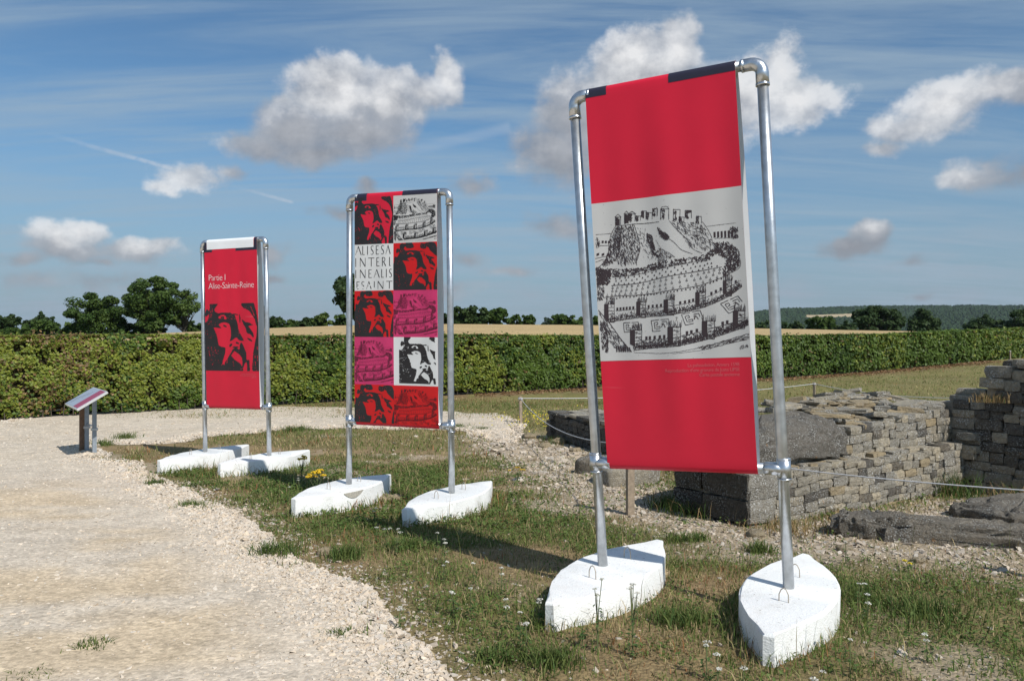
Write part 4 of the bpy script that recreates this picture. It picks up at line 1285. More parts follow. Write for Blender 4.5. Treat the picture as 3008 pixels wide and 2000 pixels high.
# ------------------------------------------------------------------ white concrete feet
def make_block(parent, near, far, ztop, name='concrete_foot', seed=0, chip=False):
    near, far = Vector((near[0], near[1], 0)), Vector((far[0], far[1], 0))
    c = (near + far) / 2; ax = (far - near).normalized(); sd = Vector((-ax.y, ax.x, 0))
    Lh = (far - near).length / 2; W = .218
    rr = random.Random(seed)
    ring = []
    n = 15
    for sgn in (1, -1):
        for i in range(n):
            t = -1 + 2 * i / (n - 1)
            t *= sgn
            w = max(.022, W * (1 - abs(t) ** 2.1)) * -sgn
            ring.append((t * Lh, w))
    m = len(ring)
    zl = [-.30, -.10, -.010, -.003, 0.0]
    ins = [.0, .0, .0, .003, .010]
    vs, fs = [], []
    for z, q in zip(zl, ins):
        for i, (a, b) in enumerate(ring):
            j = Vector((rr.uniform(-1, 1), rr.uniform(-1, 1), rr.uniform(-1, 1))) * .0035
            k = 1 - q / Lh
            bb = b - math.copysign(min(q, abs(b) * .8), b)
            p = c + ax * (a * k) + sd * bb + Vector((0, 0, ztop + z)) + j
            vs.append(p)
    for l in range(len(zl) - 1):
        for i in range(m):
            fs.append((l * m + i, l * m + (i + 1) % m, (l + 1) * m + (i + 1) % m, (l + 1) * m + i))
    top = (len(zl) - 1) * m
    for i in range(n - 1):          # cap strip between the two long sides
        a, b = top + i, top + i + 1
        a2, b2 = top + m - 1 - i, top + m - 2 - i
        fs.append((a, b, b2, a2))
    mb = MB().add(vs, fs)
    me = mb.mesh('foot')
    bm = bmesh.new(); bm.from_mesh(me); bmesh.ops.recalc_face_normals(bm, faces=bm.faces); bm.to_mesh(me); bm.free()
    for p in me.polygons: p.use_smooth = True
    me.set_sharp_from_angle(angle=math.radians(24))
    o = ob(name, me, MT['white'], parent)
    for f in (-.34, .30):
        q = c + ax * (Lh * f)
        w = sd * .022 + ax * .006
        z = Vector((0, 0, ztop))
        MB().tube([q - w + z - Vector((0, 0, .02)), q - w * .95 + z + Vector((0, 0, .035)), q - w * .5 + z + Vector((0, 0, .056)), q + z + Vector((0, 0, .062)), q + w * .5 + z + Vector((0, 0, .055)), q + w * .95 + z + Vector((0, 0, .033)), q + w + z - Vector((0, 0, .02))], .0026, 8).build('lifting_loop', MT['rebar'], o)
    if chip:   # a patch where the paint has come off along the top edge
        mb = MB(); i0 = c - ax * .14
        pts = []
        for k in range(9):
            t = -1 + k / 4
            al = i0 + ax * (t * .11)
            rel = (al - c).dot(ax) / Lh
            w = -W * (1 - abs(rel) ** 2.1) - .0045
            pts.append((al, w, (1 - t * t) * .05))
        vs = []
        for al, w, dp in pts: vs += [al + sd * w + Vector((0, 0, ztop - .012)), al + sd * w + Vector((0, 0, ztop - .014 - dp))]
        mb.add(vs, [(2 * k, 2 * k + 1, 2 * k + 3, 2 * k + 2) for k in range(8)])
        mb.build('bare_concrete_patch', mat('bare_concrete', (.42, .39, .33), .9, var=.2, vscale=60), o)
    return o

# ------------------------------------------------------------------ the signs
def elbow(corner, d1, d2, r, rb, l1, l2, n=7):
    """pipe elbow: from corner - along d1 (bar) and d2 (post)"""
    pts = [corner + d1 * l1]
    c = corner + (d1 + d2) * rb
    for k in range(n):
        t = math.pi / 2 * k / (n - 1)
        pts.append(c - d2 * (rb * math.cos(t)) - d1 * (rb * math.sin(t)))
    pts.append(corner + d2 * l2)
    return pts

def make_sign(label, TL, TR, ML, MR, BL, BR, feet, gaps, amp, billow, ph, chip=-1):
    TL, TR, ML, MR, BL, BR = (Vector(p) for p in (TL, TR, ML, MR, BL, BR))
    cen = (BL + BR) / 2
    root = empty('exhibition_sign', label, 'sign', None, (0, 0, 0))
    ex = (TR - TL).normalized()
    RP = .0262
    for T, B, Mm, sx, i in ((TL, BL, ML, 1, 0), (TR, BR, MR, -1, 1)):
        dn = (B - T).normalized()
        MB().tube([T + dn * .05, T.lerp(B, .35), T.lerp(B, .7), B - dn * .0 + Vector((0, 0, -.03))], RP, 24).build('post', MT['metal'], root)
        mb = MB()
        d1 = ex * sx
        mb.tube(elbow(T, d1, dn, .034, .05, .092, .105), [.0305] + [.031] * 7 + [.031], 24)
        mb.tube([T + dn * .100, T + dn * .112], .0328, 24)
        mb.tube([T + d1 * .082, T + d1 * .094], .0322, 24)
        mb.build('elbow_fitting', MT['fitting'], root)
        mb = MB()
        e2 = (MR - ML).normalized() * sx
        mb.tube([Mm - dn * .048, Mm + dn * .048], .0322, 24)
        mb.tube([Mm - dn * .050, Mm - dn * .044], .0330, 24)
        mb.tube([Mm + dn * .044, Mm + dn * .050], .0330, 24)
        mb.tube([Mm, Mm + e2 * .05, Mm + e2 * .088], [.0315, .031, .0305], 24)
        f = mb.build('tee_fitting', MT['fitting'], root)
        s = Mm + Vector((e2.y, -e2.x, 0)) * (.031 * sx) + dn * .02
        MB().tube([s, s + Vector((e2.y, -e2.x, 0)) * (.003 * sx)], .004, 8).build('grub_screw', MT['metal'], f)
    MB().tube([TL + ex * .05, TR - ex * .05], .0262, 20).build('top_bar', MT['metal'], root)
    e2 = (MR - ML).normalized()
    MB().tube([ML + e2 * .03, MR - e2 * .03], .0262, 20).build('bottom_bar', MT['metal'], root)
    for k, (a, b, z) in enumerate(feet):
        make_block(root, a, b, z, seed=int(abs(a[0]) * 100) + k, chip=(k == chip))
    w = (TR - TL).length
    sh = Sheet(TL, TR, ML, MR, gaps[0] / w, 1 - gaps[1] / w, amp=amp, billow=billow, ph=ph)
    V, Fq = sh.loop(0.0)
    ban = ob('banner', np_mesh('banner', V, Fq, None, True), MT['crimson'], root)
    V, Fq = sh.loop(-.0012)
    ob('lining', np_mesh('lining', V, Fq[:, ::-1], None, True), MT['lining'], ban)
    return root, sh, ban

def gz2(p): return gz(p[0], p[1])
# --- right, nearest sign
D1, D2 = 4.33, 3.88
rootA, shA, banA = make_sign('nearest and largest red sign at right with a grey engraving of a walled hill',
    P(1686, 288, D1), P(2237, 184, D2), P(1750, 1358, D1), P(2303, 1377, D2), P(1772, 1660, D1), P(2318, 1727, D2),
    [((.171, 3.73), (.878, 4.865), .3655), ((1.033, 3.283), (1.61, 4.48), .386)], (.078, .118), .0046, .085, 0.3)
Hs = shA.H
shA.rect('navy_band', MT['navy'], banA, 0.0, .148, -.038, .012, .0010, 8, 12)
shA.rect('navy_band', MT['navy'], banA, .575, 1.0, -.038, .012, .0010, 16, 12)
pan = shA.rect('printed_panel', MT['offwhite'], banA, 0, 1, .298, .722, .0008, 40, 40)
shA.tris('engraving_print', MT['sepia'], pan, ENG_XY, ENG_F, (0, 1, .298, .722), .0016)
for i, tx in enumerate(['La palissadation, Anvers 1598', "Reproduction d'une gravure de Juste LIPSE", 'Carte postale ancienne']):
    xy, fc = text_shape(tx, -.004, 'RIGHT')
    xy = xy * .0235
    xy[:, 0] = .925 + xy[:, 0] / shA.W; xy[:, 1] = .743 + i * .0125 + xy[:, 1] / Hs
    shA.tris('lettering', MT['faint'], banA, xy, fc, (0, 1, 0, 1), .0012)

# --- middle sign
D1, D2 = 7.07, 6.68
rootB, shB, banB = make_sign('middle sign with a checkerboard of faces, engravings and capital letters',
    P(1027, 582, D1), P(1320, 563, D2), P(1026, 1236, D1), P(1326, 1251, D2), P(1025, 1421, D1), P(1327, 1448, D2),
    [((-1.73, 6.47), (-1.137, 7.58), .285), ((-.80, 6.08), (-.19, 7.24), .283)], (.074, .098), .0036, .05, 1.7, chip=0)
shB.rect('navy_band', MT['navy'], banB, 0.0, .15, -.038, .020, .0010, 8, 12)
shB.rect('navy_band', MT['navy'], banB, .59, 1.0, -.038, .006, .0022, 16, 12)
RB = [.006, .213, .418, .622, .832, 1.004]; CB = .482
fm = {k: face_mask(150, 180, 5 * k, k) for k in (0, 1, 2)}
CAPS = capitals()
def tile(r, c, m, kind, ink='ink'):
    a0, a1 = (0, CB) if c == 0 else (CB, 1)
    b0, b1 = RB[r], RB[r + 1]
    t = shB.rect('printed_tile', MT[m], banB, a0, a1, b0, b1, .0008, 16, 22)
    box = (a0, a1, b0, b1 if r < 4 else b0 + .208)
    if kind in (0, 1, 2):
        mk = fm[kind]
        if r == 4:
            mk = mk[:int(180 * (1.0 - b0) / .208)]; box = (a0, a1, b0, 1.0)
        shB.raster('face_print', MT[ink], t, mk, box, .0016)
    elif kind == 'eng':
        xy, fc = ENG_XY, ENG_F
        if r == 4:
            lim = (1.0 - b0) / .208
            fc = [f for f in fc if max(xy[i][1] for i in f) < lim]
        shB.tris('engraving_print', MT[ink], t, xy, fc, box, .0016)
    elif kind == 'caps':
        for xy, fc in CAPS: shB.tris('capital_letter', MT[ink], t, xy, fc, box, .0016)
MT['rust'] = mat('dark_red_ink', (.13, .006, .010), .5)
MT['plum'] = mat('plum_ink', (.14, .010, .035), .5)
tile(0, 0, 'crimson', 0); tile(0, 1, 'offwhite', 'eng', 'ink')
tile(1, 0, 'paper', 'caps'); tile(1, 1, 'scarlet', 1)
tile(2, 0, 'scarlet', 1); tile(2, 1, 'pink', 'eng', 'plum')
tile(3, 0, 'pink', 'eng', 'plum'); tile(3, 1, 'paper', 2)
tile(4, 0, 'scarlet', 1); tile(4, 1, 'scarlet', 'eng', 'rust')

# --- left sign
D1, D2 = 9.70, 9.32
rootC, shC, banC = make_sign('leftmost and farthest red sign with a black printed face and pale title lettering',
    P(595, 714, D1), P(780, 702, D2), P(602, 1190, D1), P(790, 1196, D2), P(603, 1326, D1), P(791, 1338, D2),
    [((-3.914, 9.05), (-3.342, 10.33), .181), ((-3.14, 8.76), (-2.44, 9.80), .190)], (.055, .10), .0030, .05, 3.1)
shC.rect('navy_band', MT['navy'], banC, 0, .15, .035, .062, .0010, 8, 8)
shC.rect('navy_band', MT['navy'], banC, .60, 1.0, .035, .062, .0010, 14, 8)
shC.rect('navy_band', MT['navy'], banC, 0, .045, -.038, .0345, .0010, 6, 12)
shC.rect('navy_band', MT['navy'], banC, .945, 1.0, -.038, .0345, .0010, 6, 12)
shC.rect('white_label', MT['lining'], banC, .05, .94, -.038, .046, .0022, 24, 16)
shC.raster('face_print', MT['ink'], banC, face_mask(190, 230, 40, 0), (0, 1, .378, .785), .0010)
for tx, b, sz in (('Partie I', .236, .105), ('Alise-Sainte-Reine', .286, .105)):
    xy, fc = text_shape(tx, -.015, 'LEFT', .92)
    k = .1035
    xy = xy * k
    xy[:, 0] = .07 + xy[:, 0] / shC.W; xy[:, 1] = b + xy[:, 1] / shC.H
    ch = shC.tris('title_lettering', MT['letter'], banC, xy, fc, (0, 1, 0, 1), .0012)
    ch['kind'] = 'stuff'
for i, tx in enumerate(['La statue, Alise-Sainte-Reine, carte', 'Carte postale ancienne, reproduction', 'vers 1900']):
    xy, fc = text_shape(tx, -.004, 'RIGHT')
    xy = xy * .0175
    xy[:, 0] = .95 + xy[:, 0] / shC.W; xy[:, 1] = .806 + i * .009 + xy[:, 1] / shC.H
    shC.tris('lettering', MT['faint'], banC, xy, fc, (0, 1, 0, 1), .0012)

# ------------------------------------------------------------------ information desk on the path
def make_info():
    root = empty('information_panel', 'low slanted information panel on two grey posts beside the gravel path', 'panel', loc=(0, 0, 0))
    wd = Vector((.59, -.807, 0)); up0 = Vector((.807, .59, 0))
    up = (up0 * math.cos(math.radians(31)) + Vector((0, 0, math.sin(math.radians(31))))).normalized()
    n = wd.cross(up); n = n if n.z > 0 else -n
    lo = Vector((-5.66, 10.49, .635)); W, Lh = .98, .40
    c = lo + up * (Lh / 2)
    steel = mat('grey_painted_steel', (.30, .34, .38), .5, .3, var=.1, vscale=20)
    MB().box(c, (W, Lh, .028), wd, up, n).build('panel_board', mat('pale_aluminium_edge', (.66, .66, .65), .45, .4), root)
    t = .0155
    MB().box(c + n * t, (W - .03, Lh - .03, .003), wd, up, n).build('printed_face', mat('pale_blue_grey_print', (.34, .39, .46), .5), root)
    a = MB().box(c + n * (t + .0022) + wd * .30, (.34, Lh - .034, .002), wd, up, n).build('red_stripe', mat('faded_red_print', (.34, .06, .11), .5), root)
    mb = MB()
    for k in range(5):
        o = c + n * (t + .0022) - wd * (.36 - .07 * k) + up * (-.12 + .05 * k)
        mb.box(o, (.012 + .004 * (k % 2), .17 - .02 * k, .0015), (wd + up * .3).normalized(), (up - wd * .3).normalized(), n)
    mb.build('printed_drawing', mat('dark_print', (.12, .13, .16), .5), root)
    for (x, y) in ((-5.50, 10.76), (-5.72, 10.99)):
        z0 = gz(x, y) - .05
        # height of the board's underside above the post
        dd = (Vector((x, y, 0)) - Vector((lo.x, lo.y, 0))).dot(up0)
        zt = lo.z + dd * math.tan(math.radians(31)) - .02
        p = MB().box((x, y, (z0 + zt) / 2), (.042, .05, zt - z0), wd, up0, Vector((0, 0, 1))).build('post', steel, root)
        MB().box((x, y, .32), (.06, .08, .03), wd, up0, Vector((0, 0, 1))).build('bracket', MT['metal'], p)
    x, y = -5.80, 11.02
    MB().box((x, y, .27), (.06, .06, .64), wd, up0, Vector((0, 0, 1))).build('wooden_post', mat('brown_wood', (.20, .12, .075), .8, var=.2, vscale=25), root)
    MB().tube([Vector((-5.50, 10.76, .36)), Vector((-5.72, 10.99, .36))], .012, 8).build('cross_rod', MT['metal'], root)
    tx, ty = -5.60, 10.87
make_info()

# ------------------------------------------------------------------ rope fence
def stake(label, x, y, h, w, rot=.4, lean=(0, 0)):
    z = gz(x, y)
    root = empty('rope_stake', label, 'stake', 'wooden stakes of the rope fence', (x, y, z))
    e, f = Vector((math.cos(rot), math.sin(rot), 0)), Vector((-math.sin(rot), math.cos(rot), 0))
    up = Vector((lean[0], lean[1], 1)).normalized()
    vs = []
    for t, k in ((-.1, 1), (h - .012, 1), (h, .75)):
        for a, b in ((-1, -1), (1, -1), (1, 1), (-1, 1)):
            vs.append(up * t + e * (a * w / 2 * k) + f * (b * w / 2 * k))
    fs = [(l * 4 + i, l * 4 + (i + 1) % 4, l * 4 + 4 + (i + 1) % 4, l * 4 + 4 + i) for l in (0, 1) for i in range(4)] + [(8, 9, 10, 11)]
    MB().add(vs, fs).build('wooden_stake', MT['wood'], root)
    mb = MB()
    for k in range(3):
        zz = h - .03 - k * .011
        r = w * .74
        mb.tube([up * zz + Vector((math.cos(t) * r, math.sin(t) * r, .003 * math.sin(3 * t))) for t in np.linspace(0, 2 * math.pi, 13)], .0065, 6, False)
    mb.build('rope_knot', MT['rope'], root)
    return Vector((x, y, z)) + up * (h - .035)
s1 = gp(1530, 1246)
k1 = stake('wooden stake at the end of the gravel left of the ruins', s1.x, s1.y, .50, .05, .3, (-.02, 0))
s2 = gp(2392, 1186)
k2 = stake('wooden stake on the lawn seen between the right sign and hedge', s2.x, s2.y, .50, .05, .8)
s3 = gp(1851, 1511)
k3 = stake('wooden stake partly hidden below the right banner', s3.x, s3.y, .60, .055, .2)
k4 = stake('wooden stake outside the right edge holding the near rope', 3.15, 4.42, .55, .055, .2)
k5 = stake('wooden stake behind the tall ruined wall at right', 9.6, 15.4, .50, .05, .5)
s6 = gp(2967, 1062)
k6 = stake('tiny distant stake near the hedge at the right edge', s6.x, s6.y, .55, .06, .5)
def rope(label, a, b, sag, r=.006):
    pts = []
    for i in range(25):
        t = i / 24
        p = a.lerp(b, t); p.z -= sag * 4 * t * (1 - t)
        pts.append(p)
    o = MB().tube(pts, r, 7).build('rope', MT['rope'], None)
    tag(o, label, 'rope', 'ropes of the fence')
rope('pale rope stretched across the lawn behind the right sign', k1, k2, .10, .007)
rope('pale rope sagging from the lawn stake to the ruined walls', k2, k5, .16, .007)
rope('pale rope sagging steeply in front of the low dark wall', k1, k3, .20, .0052)
rope('nearest rope running across the lit ruined wall to the right edge', k3, k4, .05, .0042)

# ------------------------------------------------------------------ ruined walls
def stone_variants(m, n=8, seed=1, rough=.075):
    out = []
    for q in range(n):
        rr = random.Random(seed * 100 + q)
        idx, vs = {}, []
        for a in (-1, 0, 1):
            for b in (-1, 0, 1):
                for c in (-1, 0, 1):
                    if a == b == c == 0: continue
                    idx[(a, b, c)] = len(vs)
                    nz = abs(a) + abs(b) + abs(c)
                    k = {1: .5, 2: .485, 3: .455}[nz]
                    v = Vector((a, b, c)) * k
                    v += Vector((rr.uniform(-1, 1), rr.uniform(-1, 1), rr.uniform(-1, 1))) * rough * .5
                    vs.append(v)
        fs = []
        for ax in range(3):
            o1, o2 = [(1, 2), (2, 0), (0, 1)][ax]
            for s in (-1, 1):
                for i in (-1, 0):
                    for j in (-1, 0):
                        def key(p, r_):
                            t = [0, 0, 0]; t[ax] = s; t[o1] = p; t[o2] = r_
                            return idx[tuple(t)]
                        f = [key(i, j), key(i + 1, j), key(i + 1, j + 1), key(i, j + 1)]
                        fs.append(tuple(f if s > 0 else reversed(f)))
        me = MB().add(vs, fs).mesh('stone')
        me.materials.append(MT[m])
        out.append(me)
    return out
SV = {k: stone_variants(k, 12, i + 1) for i, k in enumerate(('stone', 'stone_dark', 'stone_pale'))}
MT['stone_shaded'] = stone_material('crusted_limestone_shade_toned', (.12, .108, .092), (.035, .033, .030), (.44, .44, .42), .7)  # blackened limestone with the shade of the wall end put into its colour
SV['block'] = stone_variants('stone', 4, 21, .03); SV['block_shaded'] = stone_variants('stone_shaded', 4, 22, .045)

def put_stone(root, kind, pos, ex, ey, ez, size, rr, name='stone'):
    o = bpy.data.objects.new(name, rr.choice(SV[kind]))
    col.objects.link(o)
    o.parent = root
    M3 = Matrix((ex, ey, ez)).transposed().to_4x4()
    tilt = Matrix.Rotation(rr.gauss(0, .018), 4, 'Y') @ Matrix.Rotation(rr.gauss(0, .015), 4, 'Z') @ Matrix.Rotation(rr.gauss(0, .02), 4, 'X')
    o.matrix_local = Matrix.Translation(Vector(pos) - root.location) @ M3 @ tilt @ Matrix.Diagonal((*size, 1))
    return o

def wall_face(root, org, e, n, s0, s1, zlo, ztop, ch, depth, kindf, seed, lmin=.09, lmax=.20, setback=0.0):
    rr = random.Random(seed)
    e3, n3, up = Vector((e[0], e[1], 0)), Vector((n[0], n[1], 0)), Vector((0, 0, 1))
    z = zlo
    while z < 3:
        h = ch * rr.uniform(.82, 1.2)
        s = s0 - rr.uniform(0, .08)
        anyp = False
        while s < s1:
            l = rr.uniform(lmin, lmax)
            l = min(l, s1 - s + .02)
            if l < lmin * .55: break
            mid = s + l / 2
            zt = ztop(mid)
            if z + h * .55 < zt:
                anyp = True
                gy = float(g(org[0] + e[0] * mid, org[1] + e[1] * mid))
                if z + h > gy - .05:
                    wav = .014 * math.sin(mid * 3.1 + seed) + .012 * math.sin(mid * 7.3)
                    p = Vector((org[0], org[1], 0)) + e3 * mid - n3 * (setback + depth / 2 + rr.uniform(-.007, .007)) + up * (z + h / 2 + wav)
                    put_stone(root, kindf(mid, z, rr), p, e3, n3, up, (l * 1.0, depth, h * .985), rr)
            s += l
        if not anyp: break
        z += h

eA = (.824, .567); nA = (.567, -.824)
A0 = (1.75, 6.0)
wallA = empty('ruined_wall', 'sunlit ruined limestone wall with a rounded capstone right of the nearest sign', 'wall', 'ruined stone walls', (A0[0], A0[1], .1))
def at_a(s, d, z): return Vector((A0[0] + eA[0] * s - nA[0] * d, A0[1] + eA[1] * s - nA[1] * d, z))
e3, n3, up3 = Vector((*eA, 0)), Vector((*nA, 0)), Vector((0, 0, 1))
kA = lambda s, z, r: 'stone_pale' if (z < .13 and s > 1.0 and r.random() < .75) else ('stone_pale' if r.random() < .03 else ('stone_dark' if r.random() < .16 else 'stone'))
ledge = lambda s: .53 + .02 * math.sin(s * 5) - (.07 if s < .4 else 0)
wall_face(wallA, A0, eA, nA, .36, 3.07, .0, ledge, .067, .14, kA, 5, .085, .21)
# large corner blocks at the near end, its shade painted in darker stone
rr = random.Random(4)
for (s, d, z, l, dp, h, k) in [(.18, .235, .455, .37, .47, .20, 'block'), (.18, .235, .262, .37, .47, .185, 'block'), (.18, .24, .09, .37, .46, .155, 'block'),
                             (.175, .625, .445, .36, .30, .19, 'block_shaded'), (.18, .635, .25, .36, .32, .19, 'block_shaded'), (.18, .62, .08, .36, .30, .15, 'block_shaded'),
                             (.012, .235, .455, .05, .455, .19, 'block_shaded'), (.012, .235, .262, .05, .455, .175, 'block_shaded'), (.014, .24, .09, .05, .45, .15, 'block_shaded')]:  # thin slabs that darken only the shaded end face
    put_stone(wallA, k, at_a(s, d, z), e3, n3, up3, (l, dp, h), rr, 'corner_block')
# upper courses set back from the ledge
utop = lambda s: (.67 if s < 1.2 else .70 + .12 * min(1, max(0, (s - 1.25) / .45)) + .07 * min(1, max(0, (s - 1.9) / .9)))
wall_face(wallA, A0, eA, nA, .30, 3.10, .50, utop, .066, .14, kA, 9, .085, .20, setback=.13)
# earth and rubble inside
def core(root, pts, name='rubble_core'):
    vs, fs = [], []
    for (s, d0, d1, z) in pts:
        vs += [at_a(s, d0, .0), at_a(s, d0, z), at_a(s, (d0 + d1) / 2, z + .01), at_a(s, d1, z), at_a(s, d1, .0)]
    for i in range(len(pts) - 1):
        for k in range(4): fs.append((i * 5 + k, i * 5 + k + 1, i * 5 + 6 + k, i * 5 + 5 + k))
    fs += [(4, 3, 2, 1, 0), tuple((len(pts) - 1) * 5 + k for k in range(5))]
    vs = [v - root.location for v in vs]
    MB().add(vs, fs).build(name, MT['mortar'], root)
core(wallA, [(.05, .05, .74, .46), (.30, .022, .78, .49), (1.2, .022, 1.15, .50), (3.05, .022, 1.2, .50)])
core(wallA, [(.32, .152, .95, .64), (1.2, .152, 1.15, .66), (1.7, .152, 1.2, .76), (2.4, .152, 1.25, .80), (3.08, .152, 1.3, .84)])
# loose slabs on the broken top
rr = random.Random(12)
for k in range(105):
    s = rr.uniform(1.5, 3.1); d = rr.uniform(.2, 1.22)
    z = utop(s) - .01 + .08 * max(0, (d - .3)) + rr.uniform(-.02, .03)
    a = rr.uniform(-1.2, 1.2)
    ex = (e3 * math.cos(a) + n3 * math.sin(a)); ey = (-e3 * math.sin(a) + n3 * math.cos(a))
    tl = rr.uniform(-.2, .2); ez = (up3 + ex * tl).normalized(); ex = (ex - ez * ex.dot(ez)).normalized(); ey = ez.cross(ex)
    put_stone(wallA, rr.choice(['stone', 'stone', 'stone_pale', 'stone']), at_a(s, d, z), ex, ey, ez, (rr.uniform(.10, .34), rr.uniform(.09, .22), rr.uniform(.02, .055)), rr, 'slab')
for k in range(16):   # ledge stones
    s = rr.uniform(.4, 2.9)
    put_stone(wallA, rr.choice(['stone', 'stone_pale']), at_a(s, .09 + rr.uniform(-.02, .03), .535), e3, n3, up3, (rr.uniform(.1, .18), .11, .04), rr, 'slab')

def boulder(name, c, ex, ey, size, seed, sq=3.2, amp=.05, nu=40, nv=22, m='stone_dark', parent=None, freq=3.0, strat=0.0, shape=None):
    ex, ey = Vector(ex).normalized(), Vector(ey).normalized(); ez = ex.cross(ey).normalized()
    if ez.z < 0: ez = -ez
    vs, fs = [], []
    c = Vector(c)
    def sp(v, p): return math.copysign(abs(v) ** (2 / p), v)
    for j in range(nv + 1):
        ph = -math.pi / 2 + math.pi * j / nv
        for i in range(nu):
            th = 2 * math.pi * i / nu
            q = Vector((sp(math.cos(ph), sq) * sp(math.cos(th), sq), sp(math.cos(ph), sq) * sp(math.sin(th), sq), sp(math.sin(ph), sq)))
            w = Vector((q.x * size[0], q.y * size[1], q.z * size[2])) * .5
            if shape: w = shape(w)
            off = Vector((seed * 7.1, seed * 3.3, 0))
            nn = mnoise.fractal(w * freq + off, .9, 2.1, 4) * amp + mnoise.noise(Vector((w.x * 2, w.y * 2, w.z * 22)) + off) * strat
            w = w + q.normalized() * nn
            vs.append(c + ex * w.x + ey * w.y + ez * w.z)
    for j in range(nv):
        for i in range(nu):
            fs.append((j * nu + i, j * nu + (i + 1) % nu, (j + 1) * nu + (i + 1) % nu, (j + 1) * nu + i))
    if parent: vs = [v - parent.location for v in vs]
    me = MB().add(vs, fs, True).mesh(name)
    bm = bmesh.new(); bm.from_mesh(me); bmesh.ops.remove_doubles(bm, verts=bm.verts, dist=.0006); bmesh.ops.recalc_face_normals(bm, faces=bm.faces); bm.to_mesh(me); bm.free()
    for p in me.polygons: p.use_smooth = True
    me.set_sharp_from_angle(angle=math.radians(50))
    return ob(name, me, MT[m], parent)
MT['stone_cap'] = stone_material('dark_capstone', (.25, .225, .19), (.085, .078, .068), (.56, .56, .53), .65)
def arch(w):
    w = w.copy(); w.z -= .9 * (w.y + .05) ** 2 + .05 * (w.x / .6) ** 2
    return w
boulder('capstone', at_a(.70, .45, .785), e3 * 1 + up3 * .03, -n3 + e3 * .1, (1.50, .78, .26), 3, 6.0, .04, 120, 50, 'stone_cap', wallA, 14.0, .012, arch)

# tall wall in shade at the right edge
eC = (.567, -.824); nC = (-.824, -.567)
C0 = (4.30, 7.76)
wallC = empty('ruined_wall', 'tall shaded ruined wall cut off by the right edge of the photo', 'wall', 'ruined stone walls', (C0[0], C0[1], .1))
ctop = lambda s: (.99 if s < .17 else 1.22 + .10 * min(1, s / .6)) + .02 * math.sin(s * 17)
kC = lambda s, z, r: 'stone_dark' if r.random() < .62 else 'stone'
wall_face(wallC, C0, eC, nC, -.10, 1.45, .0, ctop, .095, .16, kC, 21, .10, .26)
def at_c(s, d, z): return Vector((C0[0] + eC[0] * s - nC[0] * d, C0[1] + eC[1] * s - nC[1] * d, z))
ec3, nc3 = Vector((*eC, 0)), Vector((*nC, 0))
vs = []
for s, z in ((-.3, .92), (.17, .93), (.19, 1.16), (1.5, 1.27)):
    vs += [at_c(s, .05, -.1) - wallC.location, at_c(s, .05, z) - wallC.location, at_c(s, .75, z) - wallC.location, at_c(s, .75, -.1) - wallC.location]
MB().add(vs, [(i * 4 + k, i * 4 + (k + 1) % 4, i * 4 + 4 + (k + 1) % 4, i * 4 + 4 + k) for i in range(3) for k in range(4)] + [(3, 2, 1, 0), (12, 13, 14, 15)]).build('rubble_core', MT['mortar'], wallC)
rr = random.Random(30)
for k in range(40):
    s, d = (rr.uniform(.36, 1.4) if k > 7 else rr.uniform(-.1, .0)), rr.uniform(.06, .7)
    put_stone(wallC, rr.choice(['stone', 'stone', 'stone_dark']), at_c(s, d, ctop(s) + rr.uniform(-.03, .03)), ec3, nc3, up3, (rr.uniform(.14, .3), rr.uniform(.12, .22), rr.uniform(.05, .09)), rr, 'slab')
for z in (.62, .50, .44):
    put_stone(wallC, 'stone', at_c(.0 + rr.uniform(0, .06), .0, z), ec3, nc3, up3, (.18, .14, .07), rr, 'stone')
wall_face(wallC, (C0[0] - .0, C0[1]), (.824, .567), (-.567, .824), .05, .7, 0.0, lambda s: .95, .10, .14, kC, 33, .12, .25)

# low dark wall farther back, left of the nearest sign's banner
B0 = (.58, 12.5); B1 = (1.75, 9.4)
vB = np.array(B1) - np.array(B0); LB = float(np.hypot(*vB)); eB = tuple(vB / LB); nB = (-.936, -.353)
wallB = empty('ruined_wall', 'low dark ruined wall behind the left pole of the nearest sign', 'wall', 'ruined stone walls', (B0[0], B0[1], 0))
btop = lambda s: .33 + .02 * s
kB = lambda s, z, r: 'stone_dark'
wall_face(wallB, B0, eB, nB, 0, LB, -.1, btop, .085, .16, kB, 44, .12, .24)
wall_face(wallB, B0, (.936, .353), (-.353, .936), .0, .8, -.1, lambda s: .33, .085, .16, kB, 45, .12, .24)
def at_b(s, d, z): return Vector((B0[0] + eB[0] * s - nB[0] * d, B0[1] + eB[1] * s - nB[1] * d, z))
eb3, nb3 = Vector((*eB, 0)), Vector((*nB, 0))
vs = []
for s in (.04, LB): vs += [at_b(s, .05, -.2) - wallB.location, at_b(s, .05, .31 + .02 * s) - wallB.location, at_b(s, .8, .31 + .02 * s) - wallB.location, at_b(s, .8, -.2) - wallB.location]
MB().add(vs, [(k, (k + 1) % 4, 4 + (k + 1) % 4, 4 + k) for k in range(4)] + [(3, 2, 1, 0), (4, 5, 6, 7)]).build('rubble_core', MT['mortar'], wallB)
rr = random.Random(50)
s = -.05
while s < LB:
    for d in (.12, .36, .62):
        l = rr.uniform(.26, .46)
        put_stone(wallB, rr.choice(['stone', 'stone_dark', 'stone']), at_b(s + l / 2, d + rr.uniform(-.04, .04), btop(s) + .03 + rr.uniform(-.01, .015)), eb3, nb3, up3, (l, rr.uniform(.24, .32), .055), rr, 'slab')
    s += .33

